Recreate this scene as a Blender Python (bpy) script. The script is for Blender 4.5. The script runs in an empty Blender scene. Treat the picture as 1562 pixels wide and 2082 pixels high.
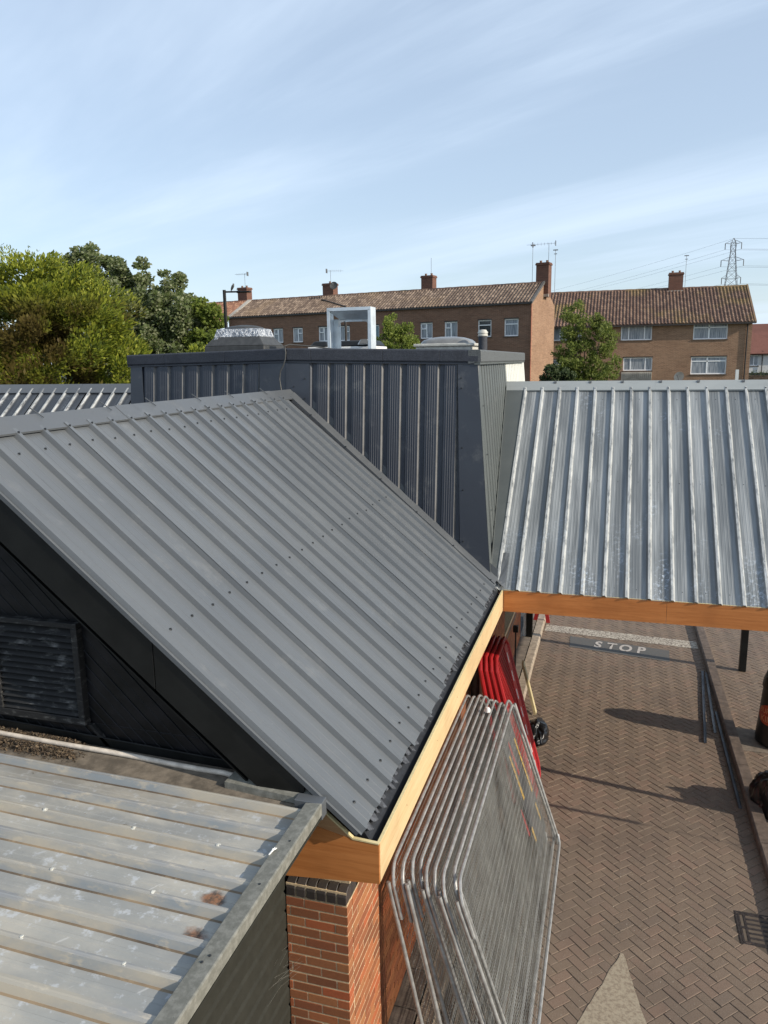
import bpy, bmesh, math, random
from mathutils import Vector, Matrix, noise
random.seed(7)
PI = math.pi
R = math.radians
scene = bpy.context.scene
COL = scene.collection

# ------------------------------------------------------------------ camera, light, sky, exposure
H = 5.65
PITCH, ROLL, AZ = R(11.1), R(0.86), R(16.7)
cam = bpy.data.cameras.new('camera')
cam_o = bpy.data.objects.new('camera', cam)
COL.objects.link(cam_o)
fw = Vector((-math.sin(AZ)*math.cos(PITCH), math.cos(AZ)*math.cos(PITCH), -math.sin(PITCH)))
rt0 = Vector((math.cos(AZ), math.sin(AZ), 0))
up0 = rt0.cross(fw)
rt = math.cos(ROLL)*rt0 - math.sin(ROLL)*up0
up = math.sin(ROLL)*rt0 + math.cos(ROLL)*up0
cam_o.matrix_world = Matrix(((rt.x, up.x, -fw.x, 0), (rt.y, up.y, -fw.y, 0), (rt.z, up.z, -fw.z, H), (0, 0, 0, 1)))
cam.sensor_fit = 'VERTICAL'
cam.sensor_height = 36
cam.lens = 1560/2082*36
cam.clip_end = 5000
cam.clip_start = 0.05
scene.camera = cam_o
scene.render.resolution_x = 768
scene.render.resolution_y = 1024

SUN_EL = R(26.5)
SUN_AZ = Vector((.983, -.185, 0)).normalized()
sun_dir = Vector((SUN_AZ.x*math.cos(SUN_EL), SUN_AZ.y*math.cos(SUN_EL), math.sin(SUN_EL)))
sun = bpy.data.lights.new('sun', 'SUN')
sun.energy = 4.9
sun.angle = R(0.5)
sun.color = (1.0, .90, .76)
sun_o = bpy.data.objects.new('sun', sun)
COL.objects.link(sun_o)
sun_o.rotation_euler = sun_dir.to_track_quat('Z', 'Y').to_euler()
sun_o.location = (20, -4, 20)

world = bpy.data.worlds.new('World')
scene.world = world
world.use_nodes = True
nt = world.node_tree
nt.nodes.clear()
def wn(t): return nt.nodes.new(t)
w_out = wn('ShaderNodeOutputWorld'); w_bg = wn('ShaderNodeBackground')
sky = wn('ShaderNodeTexSky'); sky.sky_type = 'NISHITA'; sky.sun_disc = False
sky.sun_elevation = SUN_EL
sky.sun_rotation = math.atan2(SUN_AZ.x, SUN_AZ.y)
sky.air_density = 1.0; sky.dust_density = .75; sky.ozone_density = 1.6; sky.altitude = 20
w_bg.inputs['Strength'].default_value = .136
geo = wn('ShaderNodeTexCoord')
sep = wn('ShaderNodeSeparateXYZ'); nt.links.new(geo.outputs['Generated'], sep.inputs[0])
def wmath(op, a, b=None, c=None, clamp=False):
    n = wn('ShaderNodeMath'); n.operation = op; n.use_clamp = clamp
    for i, v in enumerate((a, b, c)):
        if v is None: continue
        if isinstance(v, (int, float)): n.inputs[i].default_value = v
        else: nt.links.new(v, n.inputs[i])
    return n.outputs[0]
zc = wmath('ADD', wmath('MAXIMUM', sep.outputs[2], 0.0), .10)
px = wmath('DIVIDE', sep.outputs[0], zc); py = wmath('DIVIDE', sep.outputs[1], zc)
cmb = wn('ShaderNodeCombineXYZ'); nt.links.new(px, cmb.inputs[0]); nt.links.new(py, cmb.inputs[1])
def wnoise(rot, sc, scale, detail, rough, loc=(0, 0, 0), dist=0.0):
    m = wn('ShaderNodeMapping'); m.inputs['Rotation'].default_value = (0, 0, rot); m.inputs['Scale'].default_value = sc
    m.inputs['Location'].default_value = loc
    r = wn('ShaderNodeMapping'); r.inputs['Rotation'].default_value = (0, 0, rot)
    m.inputs['Rotation'].default_value = (0, 0, 0)
    nt.links.new(cmb.outputs[0], r.inputs[0]); nt.links.new(r.outputs[0], m.inputs[0])
    n = wn('ShaderNodeTexNoise'); nt.links.new(m.outputs[0], n.inputs[0])
    n.inputs['Scale'].default_value = scale; n.inputs['Detail'].default_value = detail
    n.inputs['Roughness'].default_value = rough; n.inputs['Distortion'].default_value = dist
    return n.outputs[0]
def wramp(v, lo, hi):
    n = wn('ShaderNodeMapRange'); n.interpolation_type = 'SMOOTHSTEP'
    nt.links.new(v, n.inputs[0]); n.inputs[1].default_value = lo; n.inputs[2].default_value = hi
    return n.outputs[0]
c1 = wramp(wnoise(R(-66), (1.0, .26, 1), .85, 6, .55, (3.1, 1.3, 0), .5), .40, .72)
c2 = wramp(wnoise(R(-60), (1.0, .13, 1), 2.4, 7, .60, (0.4, 2.2, 0), .35), .46, .78)
c3 = wramp(wnoise(R(20), (1, 1, 1), .55, 3, .5, (1.7, 0, 0)), .38, .66)
veil = wmath('ADD', wmath('MULTIPLY', c1, .60), wmath('MULTIPLY', wmath('MULTIPLY', c2, c3), .42))
veil = wmath('ADD', wmath('MULTIPLY', veil, .62), .42, clamp=True)
mixc = wn('ShaderNodeMix'); mixc.data_type = 'RGBA'
nt.links.new(veil, mixc.inputs[0]); nt.links.new(sky.outputs[0], mixc.inputs[6])
mixc.inputs[7].default_value = (5.8, 6.9, 8.3, 1)
nt.links.new(mixc.outputs[2], w_bg.inputs['Color'])
nt.links.new(w_bg.outputs[0], w_out.inputs['Surface'])

scene.view_settings.view_transform = 'Standard'
scene.view_settings.look = 'None'
scene.view_settings.exposure = 0.08
scene.view_settings.gamma = 1
scene.view_settings.use_curve_mapping = False

# ------------------------------------------------------------------ geometry helpers
class G:
    def __init__(s): s.v = []; s.f = []; s.sm = []
    def add(s, vs, fs):
        b = len(s.v); s.v += [tuple(v) for v in vs]; s.f += [tuple(b+i for i in f) for f in fs]; return s
    def box(s, x0, x1, y0, y1, z0, z1):
        return s.hexa([(x0,y0,z0),(x1,y0,z0),(x1,y1,z0),(x0,y1,z0),(x0,y0,z1),(x1,y0,z1),(x1,y1,z1),(x0,y1,z1)])
    def hexa(s, p):
        return s.add(p, [(0,3,2,1),(4,5,6,7),(0,1,5,4),(1,2,6,5),(2,3,7,6),(3,0,4,7)])
    def obox(s, c, ax, ay, az):
        c = Vector(c); ax = Vector(ax); ay = Vector(ay); az = Vector(az)
        return s.hexa([c-ax-ay-az, c+ax-ay-az, c+ax+ay-az, c-ax+ay-az, c-ax-ay+az, c+ax-ay+az, c+ax+ay+az, c-ax+ay+az])
    def prism(s, pts, off):
        off = Vector(off); n = len(pts); p = [Vector(q) for q in pts]
        return s.add(p+[q+off for q in p], [tuple(range(n))[::-1], tuple(range(n, 2*n))] + [(i, (i+1) % n, n+(i+1) % n, n+i) for i in range(n)])
    def tube(s, pts, r, n=8, cap=True, closed=False):
        P = [Vector(p) for p in pts]; m = len(P); rings = []
        u = None
        for i in range(m):
            if closed: t = (P[(i+1) % m]-P[i-1])
            else: t = P[min(i+1, m-1)]-P[max(i-1, 0)]
            t.normalize()
            if u is None:
                u = t.orthogonal().normalized()
            else:
                u = (u - t*u.dot(t)).normalized()
            w = t.cross(u)
            rr = r[i] if isinstance(r, (list, tuple)) else r
            rings.append([P[i]+(u*math.cos(2*PI*k/n)+w*math.sin(2*PI*k/n))*rr for k in range(n)])
        b = len(s.v)
        for ring in rings: s.v += [tuple(q) for q in ring]
        e = m if closed else m-1
        for i in range(e):
            j = (i+1) % m
            for k in range(n):
                s.f.append((b+i*n+k, b+i*n+(k+1) % n, b+j*n+(k+1) % n, b+j*n+k))
        if cap and not closed:
            s.f.append(tuple(b+k for k in range(n))[::-1]); s.f.append(tuple(b+(m-1)*n+k for k in range(n)))
        return s
    def lathe(s, c, prof, n=24, sx=1, sy=1):
        c = Vector(c); b = len(s.v)
        for (r, z) in prof:
            for k in range(n):
                a = 2*PI*k/n; s.v.append((c.x+r*sx*math.cos(a), c.y+r*sy*math.sin(a), c.z+z))
        for i in range(len(prof)-1):
            for k in range(n):
                s.f.append((b+i*n+k, b+i*n+(k+1) % n, b+(i+1)*n+(k+1) % n, b+(i+1)*n+k))
        s.f.append(tuple(b+(len(prof)-1)*n+k for k in range(n)))
        s.f.append(tuple(b+k for k in range(n))[::-1])
        return s

def origin_of(p):
    while p.parent: p = p.parent
    return Vector(p.location)
def tag(o, label=None, cat=None, group=None, kind=None):
    if label: o['label'] = label
    if cat: o['category'] = cat
    if group: o['group'] = group
    if kind: o['kind'] = kind
    return o
def make(name, g, mat, parent=None, smooth=False, bevel=0, bseg=1, **kw):
    me = bpy.data.meshes.new(name)
    off = origin_of(parent) if parent else Vector((0, 0, 0))
    base = off
    me.from_pydata([(v[0]-base.x, v[1]-base.y, v[2]-base.z) for v in g.v], [], g.f)
    me.materials.append(mat)
    if smooth:
        me.shade_smooth()
        me.set_sharp_from_angle(angle=R(40))
    me.update()
    o = bpy.data.objects.new(name, me); COL.objects.link(o)
    if parent: o.parent = parent
    if bevel:
        m = o.modifiers.new('bevel', 'BEVEL'); m.width = bevel; m.segments = bseg; m.limit_method = 'ANGLE'; m.angle_limit = R(35)
    tag(o, **kw)
    return o
def empty(name, loc, label, cat, group=None, kind=None):
    o = bpy.data.objects.new(name, None); COL.objects.link(o); o.location = loc
    o.empty_display_size = .2
    return tag(o, label, cat, group, kind)
def inst(name, me, parent, loc, rot=None, scale=None):
    o = bpy.data.objects.new(name, me); COL.objects.link(o); o.parent = parent
    o.location = Vector(loc)-origin_of(parent)
    if rot is not None: o.rotation_euler = rot
    if scale is not None: o.scale = scale
    return o
def copy_tree(src, loc=None, rotz=None, parent=None):
    c = src.copy(); COL.objects.link(c); c.parent = parent
    if loc is not None: c.location = loc
    if rotz is not None: c.rotation_euler = (0, 0, rotz)
    for ch in list(src.children): copy_tree(ch, parent=c)
    return c
def box_mesh(name, sx, sy, sz, mat, bev=.003):
    bm = bmesh.new(); bmesh.ops.create_cube(bm, size=1)
    for v in bm.verts: v.co = (v.co.x*sx, v.co.y*sy, v.co.z*sz)
    if bev: bmesh.ops.bevel(bm, geom=list(bm.edges), offset=bev, segments=1, affect='EDGES')
    me = bpy.data.meshes.new(name); bm.to_mesh(me); bm.free(); me.materials.append(mat); return me

# ------------------------------------------------------------------ materials
def rgb(c): return (c[0], c[1], c[2], 1)
class M:
    def __init__(s, name, rough=.6, metal=0, spec=.5):
        s.m = bpy.data.materials.new(name); s.m.use_nodes = True; s.t = s.m.node_tree
        s.b = s.t.nodes['Principled BSDF']; s.b.inputs['Roughness'].default_value = rough
        s.b.inputs['Metallic'].default_value = metal; s.b.inputs['Specular IOR Level'].default_value = spec
        s._pos = None
    def n(s, t): return s.t.nodes.new(t)
    def l(s, a, b): s.t.links.new(a, b)
    def pos(s):
        if not s._pos: s._pos = s.n('ShaderNodeNewGeometry').outputs['Position']
        return s._pos
    def mapped(s, scale=(1, 1, 1), rot=(0, 0, 0), src=None):
        a = s.n('ShaderNodeMapping'); a.inputs['Rotation'].default_value = rot; s.l(src or s.pos(), a.inputs[0])
        b = s.n('ShaderNodeMapping'); b.inputs['Scale'].default_value = scale; s.l(a.outputs[0], b.inputs[0]); return b.outputs[0]
    def noise(s, scale, detail=4, rough=.55, map=(1, 1, 1), rot=(0, 0, 0), dist=0, src=None):
        n = s.n('ShaderNodeTexNoise'); s.l(s.mapped(map, rot, src), n.inputs[0])
        n.inputs['Scale'].default_value = scale; n.inputs['Detail'].default_value = detail; n.inputs['Roughness'].default_value = rough
        n.inputs['Distortion'].default_value = dist; return n.outputs[0]
    def ramp(s, v, lo, hi, a=0., b=1.):
        n = s.n('ShaderNodeMapRange'); n.interpolation_type = 'SMOOTHSTEP'; s.l(v, n.inputs[0])
        n.inputs[1].default_value = lo; n.inputs[2].default_value = hi; n.inputs[3].default_value = a; n.inputs[4].default_value = b
        return n.outputs[0]
    def math(s, op, a, b=0., clamp=False):
        n = s.n('ShaderNodeMath'); n.operation = op; n.use_clamp = clamp
        for i, v in enumerate((a, b)):
            if isinstance(v, (int, float)): n.inputs[i].default_value = v
            else: s.l(v, n.inputs[i])
        return n.outputs[0]
    def mix(s, f, a, b, mode='MIX'):
        n = s.n('ShaderNodeMix'); n.data_type = 'RGBA'; n.blend_type = mode
        if isinstance(f, (int, float)): n.inputs[0].default_value = f
        else: s.l(f, n.inputs[0])
        for i, v in ((6, a), (7, b)):
            if isinstance(v, tuple): n.inputs[i].default_value = rgb(v)
            else: s.l(v, n.inputs[i])
        return n.outputs[2]
    def ramp3(s, v, cols):
        n = s.n('ShaderNodeValToRGB'); s.l(v, n.inputs[0]); e = n.color_ramp.elements
        while len(e) < len(cols): e.new(.5)
        for i, (p, c) in enumerate(cols): e[i].position = p; e[i].color = rgb(c)
        return n.outputs[0]
    def rnd(s):
        a = s.n('ShaderNodeObjectInfo').outputs['Random']; b = s.n('ShaderNodeNewGeometry').outputs['Random Per Island']
        return s.math('FRACT', s.math('ADD', a, b))
    def sepxyz(s):
        n = s.n('ShaderNodeSeparateXYZ'); s.l(s.pos(), n.inputs[0]); return n.outputs
    def color(s, c):
        if isinstance(c, tuple): s.b.inputs['Base Color'].default_value = rgb(c)
        else: s.l(c, s.b.inputs['Base Color'])
        return s
    def rough(s, v): s.l(v, s.b.inputs['Roughness']); return s
    def bump(s, h, strength=.3, dist=.01):
        n = s.n('ShaderNodeBump'); n.inputs['Strength'].default_value = strength; n.inputs['Distance'].default_value = dist
        s.l(h, n.inputs['Height']); s.l(n.outputs[0], s.b.inputs['Normal']); return s

def simple(name, c, rough=.6, metal=0, var=.25, scale=6, bump=0, spec=.5):
    m = M(name, rough, metal, spec)
    nz = m.noise(scale, 5, .6)
    m.color(m.mix(m.ramp(nz, .3, .7), tuple(x*(1-var) for x in c), tuple(min(1, x*(1+var)) for x in c)))
    if bump: m.bump(m.noise(scale*6, 3), bump, .004)
    return m.m

# anthracite coated steel sheet of the pitched roof: fine dust and faint down-slope streaks
def coated(name, base, dusty, streak_map, rough=.36, dust=.35):
    m = M(name, rough, 0, .5)
    st = m.ramp(m.noise(5, 5, .6, streak_map), .35, .8)
    bl = m.ramp(m.noise(1.3, 4, .6), .35, .75)
    c = m.mix(m.math('MULTIPLY', st, dust), base, dusty)
    c = m.mix(m.math('MULTIPLY', bl, dust*.8), c, dusty)
    run = m.math('MULTIPLY', m.ramp(m.noise(17, 5, .65, streak_map, dist=.3), .56, .72), m.ramp(m.noise(.9, 3, .6), .42, .62))
    c = m.mix(m.math('MULTIPLY', run, .30), c, tuple(v*.55 for v in base))
    hz_ = m.math('MULTIPLY', m.ramp(m.noise(2.7, 6, .7), .55, .70), .22); c = m.mix(hz_, c, (.22, .22, .21))
    sp = m.ramp(m.noise(95, 2, .5), .74, .78)
    c = m.mix(m.math('MULTIPLY', sp, .35), c, (.45, .44, .42))
    m.color(c)
    m.rough(m.ramp(m.noise(3, 4), .3, .7, rough-.06, rough+.1))
    m.bump(m.noise(2.2, 3, .5), .12, .02)
    return m.m
A40 = R(40)
mat_roof = coated('anthracite_sheet', (.099, .108, .116), (.142, .152, .158), (.12, 1, .12), .34)
mat_flash = coated('anthracite_flashing', (.086, .093, .100), (.115, .123, .128), (.3, .3, .3), .40, .3)
mat_tower = coated('slate_blue_sheet', (.036, .042, .056), (.055, .064, .080), (1, 1, .05), .46, .3)
mat_towerflash = coated('slate_blue_flashing', (.036, .042, .055), (.050, .058, .072), (.3, .3, .3), .36, .25)
mat_side = coated('weathered_grey_sheet', (.080, .090, .088), (.110, .122, .118), (1, 1, .05), .45, .4)
mat_white_sheet = coated('white_sheet', (.62, .63, .58), (.52, .53, .49), (1, 1, .1), .5, .4)
mat_lightcap = coated('pale_grey_cap', (.28, .30, .295), (.35, .365, .355), (.2, 1, 1), .42, .4)
def canopy_material(name='canopy_sheet', off=1.277-.010, a=(.135, .146, .150), b=(.30, .315, .315), amt=.75):
    m = M(name, .36, 0, .6)
    x, y, z = m.sepxyz()
    st = m.ramp(m.noise(9, 4, .6, (1, .06, .06)), .38, .70)
    c = m.mix(st, a, b)
    # chalky residue, heavy near the eave and in ragged patches beside the ribs
    low = m.ramp(y, 10.1, 8.95)
    mid = m.math('MULTIPLY', m.ramp(m.noise(1.1, 2), .52, .68), .55)
    patch = m.ramp(m.noise(24, 6, .75), .50, .62)
    blot = m.ramp(m.noise(3.4, 3, .6, (1, .35, .35)), .46, .66)
    fr_ = m.math('ABSOLUTE', m.math('SUBTRACT', m.math('FRACT', m.math('ADD', m.math('DIVIDE', m.math('ADD', x, off), .25), .5)), .5))
    rib = m.math('MULTIPLY', m.ramp(fr_, .115, .06), m.ramp(m.noise(30, 5, .75, (1, .2, .2)), .34, .56))
    rib = m.math('MULTIPLY', rib, m.ramp(m.noise(1.6, 3, .6), .30, .6, .55, 1))
    c = m.mix(m.math('MULTIPLY', rib, amt), c, (.55, .56, .54))  # pale rib lines: chalk deposit and painted sun glint together
    w = m.math('MULTIPLY', m.math('MULTIPLY', patch, blot), m.math('ADD', m.math('MULTIPLY', low, .9), mid), True)
    c = m.mix(m.math('MULTIPLY', w, .85), c, (.44, .50, .56))
    m.color(c); m.rough(m.ramp(w, 0, 1, .36, .75)); m.bump(m.noise(3, 3), .1, .02)
    return m.m
mat_canopy = canopy_material()
mat_leftroof = canopy_material('left_roof_sheet', 10.98-.10-.010, (.030, .034, .040), (.055, .060, .066), .8)  # its pale rib lines put the sun glint into the colour
mat_flank_glint = simple('rib_flank_glint', (.115, .115, .115), .5, var=.25, scale=5)  # sun glint on the tower rib flanks, painted as a lighter colour
def galv_annex():
    m = M('weathered_galvanised_sheet', .6, .0, .3)
    x, y, z = m.sepxyz()
    n1 = m.ramp(m.noise(3.2, 6, .65, (.45, 1, 1)), .35, .68)
    c = m.mix(n1, (.26, .265, .255), (.44, .415, .355))
    n2 = m.ramp(m.noise(1.6, 5, .6, (.5, 1, 1)), .44, .62)
    c = m.mix(m.math('MULTIPLY', n2, .55), c, (.27, .28, .27))
    n4 = m.ramp(m.noise(14, 6, .7), .55, .66)
    c = m.mix(m.math('MULTIPLY', n4, .5), c, (.52, .55, .58))
    dirt = m.math('MULTIPLY', m.ramp(y, 3.35, 3.75), m.ramp(m.noise(5, 6, .7), .3, .55))
    c = m.mix(m.math('MULTIPLY', dirt, .75), c, (.20, .17, .13))
    scr = m.ramp(m.noise(30, 3, .6, (1, .12, 1), (0, 0, R(35))), .68, .72)
    c = m.mix(m.math('MULTIPLY', scr, .35), c, (.6, .6, .58))
    # two rust blotches beside the verge
    for (rx, ry, rr) in ((-1.74, 2.86, .075), (-1.70, 2.60, .08)):
        d = m.n('ShaderNodeVectorMath'); d.operation = 'DISTANCE'
        cx = m.n('ShaderNodeCombineXYZ'); m.l(x, cx.inputs[0]); m.l(y, cx.inputs[1])
        m.l(cx.outputs[0], d.inputs[0]); d.inputs[1].default_value = (rx, ry, 0)
        dn = m.math('ADD', d.outputs['Value'], m.math('MULTIPLY', m.math('SUBTRACT', m.noise(16, 5, .7), .5), .09))
        f = m.ramp(dn, rr, rr*.45)
        c = m.mix(m.math('MULTIPLY', f, .9), c, m.mix(m.ramp(m.noise(30, 5, .7), .40, .6), (.055, .030, .018), (.24, .105, .045)))
    m.color(c); m.rough(m.ramp(n1, 0, 1, .5, .75)); m.bump(m.noise(4, 5), .25, .01)
    return m.m
mat_annex = galv_annex()
def annex_variant(name, a, b, cst):
    m = M(name, .6, 0, .3)
    n1 = m.ramp(m.noise(4, 6, .65, (.35, 1, 1)), .35, .65); c = m.mix(n1, a, b)
    n4 = m.ramp(m.noise(18, 6, .7, (.4, 1, 1)), .54, .66); c = m.mix(m.math('MULTIPLY', n4, .5), c, cst)
    m.color(c); m.rough(m.ramp(n1, 0, 1, .4, .65)); return m.m
mat_annex_foot = annex_variant('dirt_line_at_rib_foot', (.09, .07, .05), (.27, .20, .125), (.35, .26, .16))
mat_annex_flank = annex_variant('rib_flank_galvanised', (.22, .24, .25), (.38, .34, .27), (.48, .41, .30))
mat_annex_crown = annex_variant('rib_crown_galvanised', (.25, .26, .265), (.36, .335, .28), (.52, .46, .36))
def plywood(name, a, b, axis):
    m = M(name, .5, 0, .4)
    mp = {'x': (.35, 3, 6), 'y': (3, .35, 6)}[axis]
    g = m.noise(3.5, 6, .6, mp, dist=1.2)
    c = m.mix(m.ramp(g, .3, .7), a, b)
    g2 = m.ramp(m.noise(16, 4, .6, mp), .5, .7)
    c = m.mix(m.math('MULTIPLY', g2, .3), c, tuple(v*.6 for v in a))
    blot = m.ramp(m.noise(2.2, 4, .55), .45, .7)
    c = m.mix(m.math('MULTIPLY', blot, .3), c, tuple(v*.55 for v in a))
    m.color(c); m.bump(g2, .06, .002); return m.m
mat_ply_y = plywood('birch_ply_long', (.60, .42, .215), (.68, .50, .28), 'y')
mat_ply_x = plywood('orange_ply', (.43, .150, .038), (.53, .205, .060), 'x')  # darker and more orange than the long boards
mat_ply_end = simple('ply_edge', (.62, .52, .28), .6, var=.1, scale=30)
mat_black = simple('black_painted_metal', (.008, .0085, .008), .42, var=.3, scale=4, spec=.3)
mat_blackwood = M('black_stained_boards', .42, 0, .3)
_n = mat_blackwood.ramp(mat_blackwood.noise(6, 5, .6, (1, 1, 1)), .35, .7)
mat_blackwood.color(mat_blackwood.mix(_n, (.0035, .004, .0045), (.012, .012, .014))); mat_blackwood.bump(mat_blackwood.noise(40, 3), .15, .002)
mat_blackwood = mat_blackwood.m
mat_louvre = M('dusty_black_slats', .6, 0, .2)
_n = mat_louvre.ramp(mat_louvre.noise(9, 6, .7, (1, 1, 3)), .5, .75)
mat_louvre.color(mat_louvre.mix(_n, (.022, .022, .022), (.15, .148, .14)))
mat_louvre = mat_louvre.m
mat_membrane = simple('black_membrane', (.015, .017, .021), .5, var=.3, scale=20, bump=.6)
mat_greencap = M('olive_grey_painted_capping', .6, 0, .3)
_n = mat_greencap.ramp(mat_greencap.noise(20, 6, .7), .4, .65)
_c = mat_greencap.mix(_n, (.150, .148, .125), (.225, .22, .19))
_sp = mat_greencap.ramp(mat_greencap.noise(120, 2), .66, .70)
mat_greencap.color(mat_greencap.mix(mat_greencap.math('MULTIPLY', _sp, .5), _c, (.05, .05, .045))); mat_greencap.bump(_n, .1, .003)
mat_greencap = mat_greencap.m
mat_annexwall = M('dark_olive_boarding', .7, 0, .2)
_n = mat_annexwall.ramp(mat_annexwall.noise(12, 5, .65), .35, .7)
mat_annexwall.color(mat_annexwall.mix(_n, (.024, .024, .019), (.030, .030, .024))); mat_annexwall.bump(mat_annexwall.noise(60, 3), .1, .003)
mat_annexwall = mat_annexwall.m
mat_felt = M('mineral_felt', .75)
_n = mat_felt.ramp(mat_felt.noise(160, 3, .7), .40, .62)
_c = mat_felt.mix(_n, (.020, .024, .034), (.060, .066, .080))
_b = mat_felt.ramp(mat_felt.noise(5, 5, .65), .45, .7)
mat_felt.color(mat_felt.mix(mat_felt.math('MULTIPLY', _b, .5), _c, (.018, .02, .026))); mat_felt.bump(mat_felt.noise(90, 3), .5, .006)
mat_felt = mat_felt.m
mat_felt_light = M('mineral_felt_lit_side', .75)  # paler copy of the felt, sunlight painted into the right side
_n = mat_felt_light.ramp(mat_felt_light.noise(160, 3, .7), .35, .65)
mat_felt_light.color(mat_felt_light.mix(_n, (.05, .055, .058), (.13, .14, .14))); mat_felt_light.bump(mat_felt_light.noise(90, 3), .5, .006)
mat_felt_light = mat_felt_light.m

def brick_mat(name, cols, rough=.85):
    m = M(name, rough)
    r = m.rnd()
    c = m.ramp3(r, cols)
    n = m.ramp(m.noise(34, 5, .7), .3, .7)
    c = m.mix(m.math('MULTIPLY', n, .35), c, m.mix(.5, c, (.05, .025, .015)))
    sp = m.ramp(m.noise(220, 2), .66, .72)
    c = m.mix(m.math('MULTIPLY', sp, .35), c, (.35, .22, .12))
    m.color(c); m.bump(m.noise(120, 4, .7), .5, .004)
    return m.m
mat_brick = brick_mat('multi_red_brick', [(0, (.19, .065, .026)), (.3, (.30, .105, .038)), (.55, (.24, .075, .03)), (.75, (.34, .14, .052)), (1, (.37, .09, .03))])
mat_brickdark = brick_mat('dark_plinth_brick', [(0, (.030, .026, .024)), (1, (.055, .046, .042))], .5)
mat_mortar = simple('mortar', (.52, .40, .25), .95, var=.2, scale=40, bump=.4)
def block_mat():
    m = M('brown_block_paving', .85)
    r = m.rnd()
    c = m.ramp3(r, [(0, (.142, .102, .071)), (.35, (.166, .117, .080)), (.6, (.151, .108, .076)), (.8, (.180, .118, .082)), (1, (.138, .101, .073))])
    g = m.ramp(m.noise(260, 2, .6), .52, .66)
    c = m.mix(m.math('MULTIPLY', g, .55), c, (.32, .26, .21))
    dk = m.ramp(m.noise(150, 2, .6), .60, .72)
    c = m.mix(m.math('MULTIPLY', dk, .5), c, (.05, .04, .032))
    big = m.ramp(m.noise(.9, 4, .6), .40, .68)
    c = m.mix(m.math('MULTIPLY', big, .35), c, (.085, .064, .050))
    lt = m.ramp(m.noise(1.7, 4, .6, dist=.5), .55, .75)
    c = m.mix(m.math('MULTIPLY', lt, .3), c, (.24, .18, .13))
    oil = m.ramp(m.noise(.75, 5, .6, (1, .45, 1), dist=.8), .60, .72)
    c = m.mix(m.math('MULTIPLY', oil, .45), c, (.07, .055, .045))
    wh = m.ramp(m.noise(55, 2, .4), .735, .75); c = m.mix(m.math('MULTIPLY', wh, .7), c, (.45, .42, .36))
    m.color(c); m.bump(m.noise(200, 3), .45, .004); return m.m
mat_block = block_mat()
mat_joint = M('paving_joint_sand', .95)
_n = mat_joint.ramp(mat_joint.noise(2.1, 4, .6), .42, .62)
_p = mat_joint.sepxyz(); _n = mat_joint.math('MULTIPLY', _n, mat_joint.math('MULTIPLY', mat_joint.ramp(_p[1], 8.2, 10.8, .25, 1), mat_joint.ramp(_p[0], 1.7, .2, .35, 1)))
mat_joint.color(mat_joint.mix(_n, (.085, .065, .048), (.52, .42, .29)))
mat_joint = mat_joint.m
mat_kerb = simple('concrete_kerb', (.30, .245, .185), .85, var=.25, scale=12, bump=.4)
mat_kerb_dark = simple('brown_stained_kerb', (.115, .085, .065), .85, var=.3, scale=9, bump=.4)
mat_slab = simple('footway_slab', (.17, .14, .11), .85, var=.25, scale=8, bump=.3)
mat_asphalt = simple('asphalt', (.055, .055, .055), .9, var=.3, scale=20, bump=.4)
mat_grass = simple('grass_ground', (.06, .08, .03), .95, var=.3, scale=1.5, bump=.2)
def worn_paint(name, c, lo, hi, amt=.9, col2=(.13, .10, .08)):
    m = M(name, .8)
    a = m.ramp(m.noise(26, 6, .75), lo, hi)
    b = m.ramp(m.noise(3, 4, .6), .3, .7)
    m.color(m.mix(m.math('MULTIPLY', m.math('ADD', a, m.math('MULTIPLY', b, .25)), amt, True), c, col2))
    m.bump(m.noise(150, 3), .4, .004)
    return m.m
mat_line = worn_paint('worn_line_paint', (.52, .47, .38), .44, .58, .95)
mat_letters = worn_paint('letter_paint', (.46, .42, .38), .52, .66, .8, (.12, .11, .10))
mat_patch = worn_paint('grey_paint_patch', (.085, .088, .085), .46, .66, .6)
mat_arrow = worn_paint('worn_arrow_paint', (.34, .29, .21), .42, .62, .8, (.20, .155, .11))
mat_galv = M('galvanised_tube', .40, .5)
_n = mat_galv.ramp(mat_galv.noise(14, 5, .65), .3, .7)
mat_galv.color(mat_galv.mix(_n, (.27, .27, .26), (.46, .46, .445))); mat_galv = mat_galv.m
mat_mesh = simple('galvanised_wire', (.27, .27, .25), .45, .4, var=.25)
mat_bore = simple('dark_tube_bore', (.01, .01, .01), .8)
mat_duct = simple('bright_galvanised', (.58, .64, .68), .3, .25, var=.15, scale=4)
mat_red = simple('red_plastic', (.30, .010, .012), .4, var=.2, scale=3)
mat_redsheet = simple('red_board', (.36, .015, .017), .45, var=.15, scale=3)
mat_white = simple('white_paint', (.72, .72, .70), .45, var=.06)
mat_upvc = simple('white_upvc', (.84, .85, .85), .35, var=.04)
mat_yellow = simple('yellow_reflective', (.65, .40, .06), .5, var=.15)
mat_timber = plywood('pale_timber', (.58, .47, .25), (.66, .56, .33), 'y')
mat_bag = simple('black_bin_liner', (.006, .006, .007), .30, var=.1, scale=3)
mat_bin = simple('black_plastic_bin', (.010, .010, .010), .4, var=.3, scale=5)
mat_logo = simple('orange_red_print', (.36, .055, .020), .45, var=.1)
mat_logo_text = simple('pale_orange_print', (.62, .26, .12), .45, var=.1)
mat_iron = simple('cast_iron', (.035, .027, .024), .6, .2, var=.4, scale=30, bump=.4)
mat_foil = M('crinkled_foil', .32, .55)
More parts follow.
